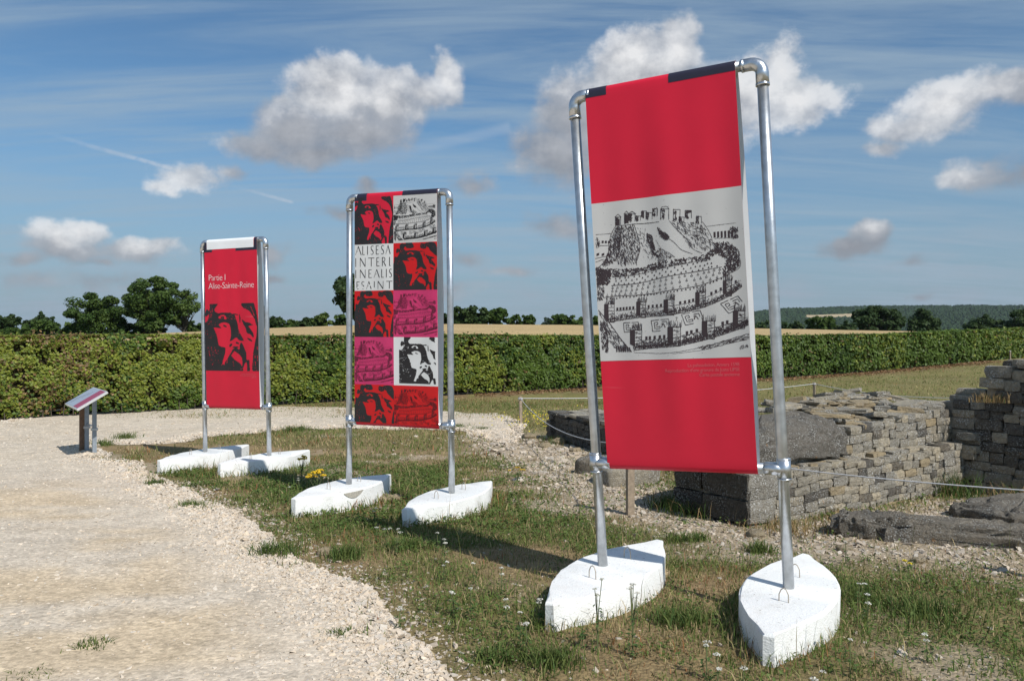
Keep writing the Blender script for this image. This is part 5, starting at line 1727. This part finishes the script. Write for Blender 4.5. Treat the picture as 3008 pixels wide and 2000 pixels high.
# blocks lying about
o = boulder('stone_sill', (2.98, 5.56, .215), (.918, -.396, -.02), (.396, .918, 0), (1.5, .30, .17), 8, 7.0, .05, 150, 56, 'stone_cap', None, 14.0, .034)
tag(o, 'long dark weathered stone lying in front of the sunlit wall at right', 'stone')
o = boulder('flat_boulder', (4.08, 6.50, .14), (.93, .37, 0), (-.37, .93, 0), (1.10, .62, .21), 15, 5.0, .05, 90, 44, 'stone_cap', None, 12.0, .02)
tag(o, 'rounded grey slab behind the long stone at the right edge', 'stone')
o = boulder('stone_block', (1.18, 8.35, .115), (.93, .30, 0), (-.30, .93, 0), (.60, .42, .26), 22, 7.0, .02, 36, 20, 'stone', None, 5.0)
tag(o, 'low square stone block seen under the banner of the nearest sign', 'stone')
o = boulder('stone_block', (.93, 9.1, .08), (.8, -.5, 0), (.5, .8, 0), (.40, .30, .26), 26, 5.0, .04, 36, 20, 'stone_cap', None, 5.0)
tag(o, 'pale stone block at the foot of the low dark wall behind the left pole', 'stone')
rocks = [(955, 1628, .10, 'pale limestone rock in the brown grass beside the gravel edge'), (1146, 1472, .17, 'grey rock at the far tip of the middle sign left foot'), (1372, 1300, .11, 'pale rock at the end of the gravel path'),
         (1642, 1303, .20, 'pale rock at the base of the low dark wall'), (1600, 1315, .16, 'flat pale rock beside the low dark wall'), (1555, 1288, .18, 'flat tan rock in the rubble near the rope stake'), (1430, 1490, .09, 'small grey rock beside the far tip of the middle sign right foot'),
         (1850, 1455, .10, 'small rock above the wooden stake below the banner'), (2220, 1575, .12, 'flat rock at the corner of the sunlit wall'), (2480, 1615, .09, 'flat pale stone left of the long dark stone'), (2700, 1650, .08, 'small stone in front of the long dark stone'),
         (2200, 1700, .05, 'small stone between the two feet of the nearest sign'), (1945, 1690, .09, 'tan rock at the far tip of the nearest sign left foot'), (1690, 1325, .13, 'pale rock right of the flat rock by the low dark wall'),
         (2900, 1700, .06, 'small stone on the bare soil at the right edge'), (1420, 1345, .07, 'small pale stone in the bare patch right of the middle sign')]
rr = random.Random(61)
for u, v, s, lab in rocks:
    p = gp(u, v)
    a = rr.uniform(0, 3)
    o = boulder('limestone_rock', (p.x, p.y, p.z + s * .12), (math.cos(a), math.sin(a), 0), (-math.sin(a), math.cos(a), 0), (s * rr.uniform(1, 1.4), s, s * rr.uniform(.45, .7)), rr.randint(1, 99), 2.6, s * .16, 14, 9, 'stone_pale', None, 4 / s)
    tag(o, lab, 'rock', 'loose limestone rocks')
# ------------------------------------------------------------------ ground cover
FEET = [((.171, 3.73), (.878, 4.865)), ((1.033, 3.283), (1.61, 4.48)), ((-1.73, 6.47), (-1.137, 7.58)), ((-.80, 6.08), (-.19, 7.24)), ((-3.914, 9.05), (-3.342, 10.33)), ((-3.14, 8.76), (-2.44, 9.80))]
def foot_d(x, y):
    """distance outside the outline of the nearest concrete foot (negative inside)"""
    best = np.full(np.shape(x), 9.0)
    for a, b in FEET:
        a, b = np.array(a), np.array(b)
        c = (a + b) / 2; ax = (b - a) / np.linalg.norm(b - a); L_ = np.linalg.norm(b - a) / 2
        t = (x - c[0]) * ax[0] + (y - c[1]) * ax[1]
        w = np.abs(-(x - c[0]) * ax[1] + (y - c[1]) * ax[0])
        hw = .218 * (1 - np.minimum(np.abs(t) / L_, 1) ** 2.1)
        d = np.where(np.abs(t) < L_, w - hw, np.hypot(np.abs(t) - L_, w))
        best = np.minimum(best, d)
    return best
WALLS = [[(1.75, 6.0), (4.3, 7.76), (4.85, 6.9), (6.0, 7.5), (3.6, 8.9), (1.1, 7.1)], [(.58, 12.5), (1.75, 9.4), (2.5, 9.7), (1.35, 12.8)]]
def blocked(x, y):
    b = foot_d(x, y) < .004
    for w in WALLS: b |= inpoly(x, y, w)
    return b

def blades(px, py, h, w, lean, C, rg, name, root=None, dz=-.004):
    n = len(px)
    az = rg.uniform(0, 2 * np.pi, n)
    dx, dy = np.cos(az), np.sin(az)
    z0 = g(px, py) + dz
    la = lean * h
    fa = az + np.pi / 2 + rg.normal(0, .5, n)
    wx, wy = np.cos(fa) * w / 2, np.sin(fa) * w / 2
    b = np.stack([px, py, z0], 1); W = np.stack([wx, wy, wx * 0], 1)
    md = b + np.stack([dx * la * .35, dy * la * .35, h * .6], 1)
    tp = b + np.stack([dx * la, dy * la, h * np.sqrt(np.clip(1 - (lean * .55) ** 2, .12, 1))], 1)
    V = np.stack([b - W, b + W, md - W * .8, md + W * .8, tp], 1).reshape(-1, 3)
    i = np.arange(n)[:, None] * 5
    Fq = np.concatenate([i + np.array([[0, 1, 3]]), i + np.array([[0, 3, 2]]), i + np.array([[2, 3, 4]])], 0)
    return V, Fq, np.repeat(C, 5, axis=0)

def make_grass():
    rg = np.random.default_rng(101)
    Vs, Fs, Cs = [], [], []
    off = 0
    def put(V, Fq, C):
        nonlocal off
        Vs.append(V); Fs.append(Fq + off); Cs.append(C); off += len(V)
    zones_ = [(-4.6, 3.6, 2.9, 6.5, 6200, 1.0), (-6.5, 6.0, 6.5, 10.5, 3400, 1.5), (-8, 10.5, 10.5, 20.5, 650, 2.6), (3, 26, 20.5, 40, 90, 4.0)]
    for (x0, x1, y0, y1, dens, k) in zones_:
        n = int((x1 - x0) * (y1 - y0) * dens)
        x = rg.uniform(x0, x1, n); y = rg.uniform(y0, y1, n)
        see = np.abs(x / y) < .70
        x, y = x[see], y[see]
        sdp = path_sd(x, y); inp = (sdp > 0) & (y < 15.5) & (x < 2.5); ed = np.where((y < 15.5) & (x < 2.5), np.abs(sdp), 9.)
        rub, bare, green = zones(x, y)
        q = (x - H0[0]) * HN[0] + (y - H0[1]) * HN[1]
        cl = fbm(x * 5.5, y * 5.5, 200)
        pr = np.clip(.50 + .6 * green + .25 * (cl - .4), 0, 1) * (1 - .82 * bare) * (.4 + .7 * sstep(.30, .56, cl))
        fd = foot_d(x, y)
        pr = np.where(fd < .14, np.maximum(pr, .62 * (1 - rub)), pr)
        pr = np.where(~inp, pr * (.12 + .88 * sstep(.0, .30, ed - .32 * (fbm(x * 2.8, y * 2.8, 210) - .38))), pr)
        pr = np.where(inp, np.where((ed < .22) & (fbm(x * 3.5, y * 3.5, 215) > .57), .5, 0.0), pr)
        pr = np.where((y > 12) & ~inp, np.maximum(pr, .75), pr)
        pr = np.where(q > -.1, 0, pr)
        keep = (rg.random(len(x)) < pr) & ~blocked(x, y)
        x, y, green, fd, cl, bare = x[keep], y[keep], green[keep], fd[keep], cl[keep], bare[keep]
        n = len(x)
        h = rg.gamma(3.2, .0105, n) * (1 + .5 * green) * (1 + 1.0 * sstep(.22, .0, fd))
        h = np.clip(h * .62, .008, .11) * (1 if y0 < 6 else 1.25)
        w = rg.uniform(.0028, .0058, n) * k
        lean = rg.uniform(.1, 1.25, n)
        ga, gb, dry, red = (np.array(c) for c in ([.080, .135, .028], [.190, .230, .060], [.44, .345, .18], [.29, .14, .06]))
        t = rg.random(n)
        C = ga + (gb - ga) * t[:, None]
        dshare = np.clip(.62 - .46 * green + .1 * (fd < .05), .28, .85)
        if y0 > 10: dshare = np.clip(.25 + .5 * sstep(.35, .65, fbm(x * .6, y * .9, 71)), 0, .8)
        dk = rg.random(n) < dshare
        C[dk] = dry * rg.uniform(.55, 1.1, dk.sum())[:, None]
        rk = rg.random(n) < .10 * sstep(.5, .7, fbm(x * 1.8, y * 1.8, 222)) * 2
        C[rk] = red * rg.uniform(.6, 1.3, rk.sum())[:, None]
        put(*blades(x, y, h, w, lean, C, rg, ''))
    # broad leaved weeds close to the ground
    n = 170000
    x = rg.uniform(-4.5, 4.0, n); y = rg.uniform(2.9, 9.8, n)
    rub, bare, green = zones(x, y)
    pat = fbm(x * 2.3 + 3, y * 2.3, 300)
    ed = np.abs(path_sd(x, y)); inp = path_sd(x, y) > 0
    pr = np.clip(sstep(.46, .62, pat) * .6 + .75 * sstep(.5, 1.0, green), 0, 1) * (1 - .8 * bare) * sstep(.30, .5, fbm(x * 9, y * 9, 310))
    pr = pr * (.1 + .9 * sstep(.0, .25, ed - .3 * (fbm(x * 2.8, y * 2.8, 210) - .38)))
    k = (rg.random(n) < pr) & ~inp & ~blocked(x, y) & (np.abs(x / y) < .68)
    x, y = x[k], y[k]; n = len(x)
    hh = np.abs(rg.normal(.02, .014, n)) + .006
    C = np.array([.065, .12, .026]) + (np.array([.15, .195, .055]) - np.array([.065, .12, .026])) * rg.random(n)[:, None]
    V, Fq, Cc = cards(np.stack([x, y, g(x, y) + hh], 1), np.array([0, 0, 1.]) + rg.normal(0, .45, (n, 3)), rg.uniform(.006, .013, n) * (1 + (y > 6) * .5), C, rg, .6)
    Fq = np.concatenate([Fq[:, [0, 1, 2]], Fq[:, [0, 2, 3]]])
    put(V, Fq, Cc)
    # long thin seed stalks, thicker round the feet
    n = 5200
    x = rg.uniform(-4.5, 3.2, n); y = rg.uniform(2.9, 9.5, n)
    fd = foot_d(x, y); rub, bare, green = zones(x, y)
    pr = .035 + .55 * sstep(.28, .03, fd) + .12 * sstep(.5, .66, fbm(x * 1.3, y * 1.3, 320))
    k = (rg.random(n) < pr * (1 - .85 * rub)) & (path_sd(x, y) < 0) & ~blocked(x, y)
    x, y = x[k], y[k]; n = len(x)
    C = np.where(rg.random(n)[:, None] < .6, np.array([.34, .26, .13]), np.array([.14, .15, .05])) * rg.uniform(.6, 1.1, (n, 1))
    put(*blades(x, y, rg.uniform(.10, .27, n), np.full(n, .0030), rg.uniform(.05, .5, n), C, rg, ''))
    # clumps of tufted grass: on the path edge and on the path itself
    for (u, v, r_, hgt, m) in [(815, 1632, .15, .10, 420), (262, 1908, .09, .05, 160), (1012, 1872, .07, .05, 130), (560, 1490, .12, .07, 220), (455, 1425, .10, .07, 260), (370, 1290, .18, .12, 200), (300, 1308, .15, .10, 160), (2000, 1590, .10, .07, 160),
                               (1010, 1640, .12, .10, 260), (1200, 1610, .12, .08, 200), (2230, 1622, .09, .08, 200), (1620, 1950, .12, .08, 320), (95, 1995, .10, .04, 120), (2050, 1585, .07, .06, 120), (1460, 1940, .10, .07, 200), (720, 1712, .03, .025, 60), (745, 1752, .03, .02, 50),
                               (1340, 1255, .25, .07, 260), (1410, 1262, .2, .06, 200), (866, 1265, .25, .10, 260), (2400, 1188, .35, .16, 240), (1900, 1700, .10, .08, 200), (2500, 1760, .2, .10, 360), (2700, 1810, .2, .10, 360), (1990, 1830, .15, .08, 320)]:
        p = gp(u, v)
        x = p.x + rg.normal(0, r_ * .5, m); y = p.y + rg.normal(0, r_ * .5, m)
        kk = ~blocked(x, y); x, y = x[kk], y[kk]; m = len(x)
        C = np.array([.05, .10, .022]) + (np.array([.15, .18, .05]) - np.array([.05, .10, .022])) * rg.random(m)[:, None]
        put(*blades(x, y, hgt * rg.uniform(.5, 1.2, m), rg.uniform(.003, .006, m) * (1 + .06 * p.y), rg.uniform(.2, 1.1, m), C, rg, ''))
    # weeds and dry stalks at the foot of the walls
    for (x0, y0, r_, m, hh, grn) in [(1.50, 6.60, .22, 900, .16, 1), (1.35, 6.85, .15, 500, .12, 1), (4.05, 7.45, .16, 260, .24, 1), (4.4, 7.1, .25, 260, .18, .5), (2.6, 6.25, .3, 300, .08, .3), (2.0, 5.9, .25, 300, .08, .2), (.7, 12.0, .4, 300, .14, .8), (4.4, 7.5, .12, 160, .9, .2)]:
        x = x0 + rg.normal(0, r_ * .6, m); y = y0 + rg.normal(0, r_ * .6, m)
        C = np.where(rg.random(m)[:, None] < grn * .8, np.array([.07, .12, .03]), np.array([.30, .21, .10])) * rg.uniform(.6, 1.3, (m, 1))
        put(*blades(x, y, (hh if hh < .5 else .1) * rg.uniform(.4, 1.2, m), rg.uniform(.004, .008, m), rg.uniform(.2, 1.1, m), C, rg, '', dz=-.004 if hh < .5 else .86))
    o = ob('grass', np_mesh('grass', np.concatenate(Vs), np.concatenate(Fs), np.concatenate(Cs)), MT['grass'])
    tag(o, 'patchy dry and green grass with low weeds around the signs', 'grass', kind='stuff')
make_grass()

def pebbles(x, y, r, C, rg, sink=.25, flat=.6, dz=0.0):
    n = len(x)
    oc = np.array([[1, 0, 0], [-1, 0, 0], [0, 1, 0], [0, -1, 0], [.1, .1, 1], [0, 0, -.6]], float)
    fc = np.array([[0, 2, 4], [2, 1, 4], [1, 3, 4], [3, 0, 4]])
    cb = np.array([[-1, -1, -.6], [1, -1, -.6], [1, 1, -.6], [-1, 1, -.6], [-.8, -.8, 1], [.8, -.8, 1], [.8, .8, 1], [-.8, .8, 1]], float) * .78
    fq = np.array([[4, 5, 6], [4, 6, 7], [0, 1, 5], [0, 5, 4], [1, 2, 6], [1, 6, 5], [2, 3, 7], [2, 7, 6], [3, 0, 4], [3, 4, 7]])
    a = rg.uniform(0, 2 * np.pi, n)
    V = cb[None] + rg.uniform(-.42, .42, (n, 8, 3))
    V = V * np.stack([r * rg.uniform(.8, 1.5, n), r * rg.uniform(.6, 1.1, n), r * flat * rg.uniform(.6, 1.2, n)], 1)[:, None]
    tx, ty = rg.normal(0, .3, n)[:, None], rg.normal(0, .3, n)[:, None]
    zz = V[..., 2] + V[..., 0] * tx + V[..., 1] * ty
    X = V[..., 0] * np.cos(a)[:, None] - V[..., 1] * np.sin(a)[:, None] + x[:, None]
    Y = V[..., 0] * np.sin(a)[:, None] + V[..., 1] * np.cos(a)[:, None] + y[:, None]
    Z = zz + (g(x, y) + r * flat * (.6 - sink) + dz)[:, None]
    Vv = np.stack([X, Y, Z], -1).reshape(-1, 3)
    Fq = (fq[None] + (np.arange(n) * 8)[:, None, None]).reshape(-1, 3)
    return Vv, Fq, np.repeat(C, 8, axis=0)

def stone_cols(n, rg):
    base = np.array([[.61, .515, .41], [.58, .495, .40], [.65, .56, .455], [.56, .50, .425], [.61, .50, .375]])
    return base[rg.integers(0, 5, n)] * rg.uniform(.86, 1.1, n)[:, None]

def make_gravel():
    rg = np.random.default_rng(55)
    Vs, Fs, Cs = [], [], []
    off = 0
    for (x0, x1, y0, y1, dens, rs) in [(-3.6, .6, 2.9, 5.2, 11000, .9), (-5.2, -.4, 5.2, 7.8, 5200, 1.0), (-8.6, -2, 7.8, 11, 1500, 1.3), (-10.5, 1.2, 11, 15.5, 700, 1.7)]:
        n = int((x1 - x0) * (y1 - y0) * dens)
        x = rg.uniform(x0, x1, n); y = rg.uniform(y0, y1, n)
        k = (np.abs(x / y) < .67) & (path_sd(x, y) > 0)
        x, y = x[k], y[k]
        ed = np.abs(path_sd(x, y)); sd = sand_share(x, y)
        clus = fbm(x * 3.2, y * 3.2, 400)
        pr = np.clip(.40 + .65 * sstep(.75, .12, ed) + .35 * (1 - sd) * sstep(.40, .62, clus), 0, 1) * (1 - .45 * sd)
        k = rg.random(len(x)) < pr
        x, y, ed = x[k], y[k], ed[k]
        n = len(x)
        r = rg.gamma(4, .00115, n) * rs + .0022
        r *= (1 + .45 * sstep(.6, .1, ed)) * np.where(ed > .5, rg.choice([.55, .7, 1.0], len(ed)), 1)
        r = np.clip(r, .003, .028 * rs)
        V, Fq, C = pebbles(x, y, r, stone_cols(n, rg), rg, .3, .6, .014)
        Vs.append(V); Fs.append(Fq + off); Cs.append(C); off += len(V)
    o = ob('gravel_stones', np_mesh('gravel_stones', np.concatenate(Vs), np.concatenate(Fs), np.concatenate(Cs)), MT['gravel'])
    tag(o, 'loose crushed limestone gravel on the path', 'gravel', kind='stuff')
    # stones strewn over the bare soil and through the grass
    Vs, Fs, Cs = [], [], []
    off = 0
    for (x0, x1, y0, y1, dens, rs) in [(-2, 3.4, 2.9, 5, 1500, .9), (-4, 5.2, 5, 8.5, 1100, 1.15), (-2, 6, 8.5, 13, 550, 1.7)]:
        n = int((x1 - x0) * (y1 - y0) * dens)
        x = rg.uniform(x0, x1, n); y = rg.uniform(y0, y1, n)
        rub, bare, green = zones(x, y)
        ed = np.abs(path_sd(x, y)); inp = path_sd(x, y) > 0
        pr = np.clip(.02 + .16 * bare + .55 * rub * (.4 + fbm(x * 2, y * 2, 500)) + .85 * sstep(.42, .0, ed), 0, 1)
        k = (rg.random(n) < pr) & ~inp & ~blocked(x, y) & (np.abs(x / y) < .68)
        x, y, rub = x[k], y[k], rub[k]; n = len(x)
        r = (rg.gamma(2.0, .0026, n) + .003) * rs * (1 + .3 * rub)
        r = np.clip(r, .003, .034 * rs)
        C = stone_cols(n, rg) * rg.uniform(.6, .92, n)[:, None]
        V, Fq, C = pebbles(x, y, r, C, rg, .5, .5, .0)
        Vs.append(V); Fs.append(Fq + off); Cs.append(C); off += len(V)
    o = ob('scattered_pebbles', np_mesh('scattered_pebbles', np.concatenate(Vs), np.concatenate(Fs), np.concatenate(Cs)), MT['gravel'])
    tag(o, 'small stones strewn over the bare soil by the ruins', 'pebbles', kind='stuff')
make_gravel()

def make_litter():
    """dead leaves under the hedge"""
    rg = np.random.default_rng(77)
    n = 9000
    s = rg.uniform(-6, 42, n); dep = -np.abs(rg.normal(.15, .45, n))
    x = H0[0] + HD[0] * s + HN[0] * dep; y = H0[1] + HD[1] * s + HN[1] * dep
    k = path_sd(x, y) < 0; x, y = x[k], y[k]; n = len(x)
    C = np.array([.30, .18, .09])[None] * rg.uniform(.45, 1.3, (n, 1))
    V, Fq, Cc = cards(np.stack([x, y, g(x, y) + rg.uniform(.005, .04, n)], 1), np.array([0, 0, 1.]) + rg.normal(0, .5, (n, 3)), rg.uniform(.02, .045, n) * (np.hypot(x, y) / 18) ** .6, C, rg, .6)
    o = ob('fallen_leaves', np_mesh('fallen_leaves', V, Fq, Cc), MT['hedge_leaf'])
    tag(o, 'brown fallen leaves along the foot of the hedge', 'leaves', kind='stuff')
make_litter()

# ------------------------------------------------------------------ flowering plants
MT['stem'] = mat('green_stem', (.13, .15, .06), .7, var=.2, vscale=30)
def petals(rg, c, rad, n, base, size, flat=.18):
    a = rg.uniform(0, 2 * np.pi, n); r_ = rad * np.sqrt(rg.random(n))
    pos = np.stack([np.cos(a) * r_, np.sin(a) * r_, rg.uniform(-flat, flat, n) * rad + .25 * rad * (1 - (r_ / rad) ** 2)], 1) + np.array(c)
    C = np.array(base)[None] * rg.uniform(.78, 1.08, (n, 1))
    return cards(pos, np.array([0, 0, 1.]) + rg.normal(0, .4, (n, 3)), size * rg.uniform(.7, 1.3, n), C, rg, .9)

def flower_plant(name, label, cat, group, u, v, h, seed, base, nh, rad, size, spread, leafy=10):
    """plant whose blossom shows at photo position (u, v); it stands on the ground below"""
    rg = np.random.default_rng(seed)
    p = gp(u, v + 8)
    d = p.y
    for _ in range(25):
        x = (u - U0) / F * d
        zz = HC - (v - V0) / F * d
        d += (gz(x, d) + h - zz) * -1.2
        d = min(max(d, 2.6), 30)
    x = (u - U0) / F * d
    z = gz(x, d)
    root = empty(name, label, cat, group, (x, d, z))
    mb = MB()
    Vs, Fs, Cs = [], [], []; off = 0
    for k in range(nh):
        a = rg.uniform(0, 6.28); s = spread * (rg.random() if nh > 1 else 0)
        tip = Vector((math.cos(a) * s, math.sin(a) * s, h * (1 - .25 * rg.random() * (k > 0))))
        mb.tube([(0, 0, -.01), (tip.x * .2, tip.y * .2, tip.z * .55), tip], [.0026, .0022, .0016], 5, False)
        V, Fq, C = petals(rg, tip, rad * rg.uniform(.7, 1.1), 26, base, size)
        Vs.append(V); Fs.append(Fq + off); Cs.append(C); off += len(V)
    mb.build('stem', MT['stem'], root)
    ob('blossom', np_mesh('blossom', np.concatenate(Vs), np.concatenate(Fs), np.concatenate(Cs)), MT['petal'], root)
    n = leafy * 3
    hz_ = rg.random(n) * h * .7
    a = rg.uniform(0, 6.28, n)
    pos = np.stack([np.cos(a) * .018, np.sin(a) * .018, hz_], 1)
    nr = np.stack([np.cos(a) * .4, np.sin(a) * .4, hz_ * 0 + 1], 1)
    V, Fq, C = cards(pos, nr, rg.uniform(.008, .016, n), np.array([.07, .12, .035])[None] * rg.uniform(.6, 1.3, (n, 1)), rg, .4)
    ob('leaf', np_mesh('leaf', V, Fq, C), MT['grass'], root)
    return root

YG = 'white yarrow flowers in the grass'
yar = [(1106, 1549), (1134, 1551), (1165, 1556), (1285, 1564), (1306, 1586), (1302, 1649), (1390, 1654), (1473, 1667), (1334, 1737), (1383, 1728), (1176, 1787),        (1490, 1761), (1528, 1798), (1586, 1761), (1546, 1829), (1711, 1826), (2075, 1890), (2107, 1927), (2184, 1961), (2395, 1970), (2724, 1864), (2484, 1590), (2548, 1746), (2523, 1714), (2497, 1877), (1100, 1492), (880, 1405), (850, 1430)]
WH = {(2484, 1590): 'white yarrow flower beside the long dark stone', (1711, 1826): 'white yarrow against the front of the nearest sign left foot', (2724, 1864): 'lone white yarrow right of the nearest sign right foot',
      (880, 1405): 'pale yarrow beside the tall yellow ragwort', (850, 1430): 'pale yarrow at the gravel side of the middle sign left foot', (1100, 1492): 'white yarrow between the two feet of the middle sign',
      (2548, 1746): 'white yarrow right of the nearest right foot, lower of two', (2523, 1714): 'white yarrow right of the nearest right foot, upper of two', (2497, 1877): 'white yarrow touching the right side of the nearest right foot',
      (1176, 1787): 'small white yarrow nearest the gravel edge', (1306, 1586): 'white yarrow at the start of the banner shadow', (2395, 1970): 'white yarrow at the bottom edge right of the nearest right foot'}
for i, (u, v) in enumerate(yar):
    where = WH.get((u, v))
    if where is None:
        cls = lambda a, b: 0 if b < 1600 else (1 if b < 1690 else (2 if a < 1620 else 3))
        same = sorted(q[0] for q in yar if q not in WH and cls(*q) == cls(u, v))
        where = 'white yarrow ' + ['by the tip of the middle sign right foot', 'beside the long banner shadow', 'in the grass left of the nearest sign feet', 'in front of the nearest sign feet'][cls(u, v)] + ', ' + ['first', 'second', 'third', 'fourth', 'fifth', 'sixth', 'seventh', 'eighth'][min(same.index(u), 7)] + ' from left'
    flower_plant('yarrow_plant', where, 'flower', YG, u, v, .11 + .05 * ((i * 7) % 5) / 4, 900 + i, (.72, .70, .62), 2 if i % 3 else 1, .014, .0038, .03)
flower_plant('yarrow_plant', 'tall budding yarrow in front of the nearest sign left foot', 'flower', YG, 1755, 1705, .30, 990, (.50, .50, .40), 4, .014, .0035, .06, 16)
flower_plant('yarrow_plant', 'tall grey budding yarrow at the right side of the nearest sign left foot', 'flower', YG, 1858, 1715, .30, 991, (.62, .60, .52), 5, .015, .0035, .07, 16)
flower_plant('ragwort_plant', 'tall yellow ragwort beside the left foot of the middle sign', 'flower', None, 928, 1384, .27, 995, (.78, .52, .02), 9, .028, .011, .07, 30)
flower_plant('ragwort_plant', 'yellow ragwort at the tip of the leftmost sign right foot', 'flower', None, 885, 1343, .26, 996, (.78, .54, .03), 6, .026, .011, .08, 22)
flower_plant('yellow_flower', 'small yellow flower on the bare soil right of the nearest sign', 'flower', None, 2668, 1645, .07, 997, (.75, .60, .03), 2, .014, .006, .03, 6)
flower_plant('ragwort_plant', 'yellow flowers in the grass right of the middle sign', 'flower', None, 1520, 1372, .15, 998, (.72, .50, .03), 5, .02, .009, .1, 10)
def yellow_mass():
    rg = np.random.default_rng(12)
    n = 260
    c = gp(1590, 1248)
    x = c.x + rg.normal(0, .45, n); y = c.y + rg.normal(0, .7, n)
    k = ~blocked(x, y); x, y = x[k], y[k]; n = len(x)
    V, Fq, C = cards(np.stack([x, y, g(x, y) + rg.uniform(.05, .2, n)], 1), np.array([0, -.5, 1.]) + rg.normal(0, .4, (n, 3)), rg.uniform(.010, .02, n), np.array([.70, .56, .03])[None] * rg.uniform(.7, 1.1, (n, 1)), rg, .8)
    tag(ob('small_yellow_flowers', np_mesh('small_yellow_flowers', V, Fq, C), MT['petal']), 'mass of tiny yellow flowers by the rope stake and low dark wall', 'flowers', kind='stuff')
yellow_mass()

# ------------------------------------------------------------------ air
def make_haze():
    me = MB().box((0, 1200, 45), (9000, 5600, 190)).mesh('haze')
    m = bpy.data.materials.new('thin_summer_haze')
    m.use_nodes = True
    nt = m.node_tree
    for n in list(nt.nodes): nt.nodes.remove(n)
    out = nt.nodes.new('ShaderNodeOutputMaterial')
    pv = nt.nodes.new('ShaderNodeVolumePrincipled')
    pv.inputs['Color'].default_value = (.80, .88, 1.0, 1)
    pv.inputs['Density'].default_value = HAZE
    pv.inputs['Anisotropy'].default_value = .2
    nt.links.new(pv.outputs[0], out.inputs['Volume'])
    tag(ob('haze', me, m), kind='stuff')
HAZE = .00006
make_haze()
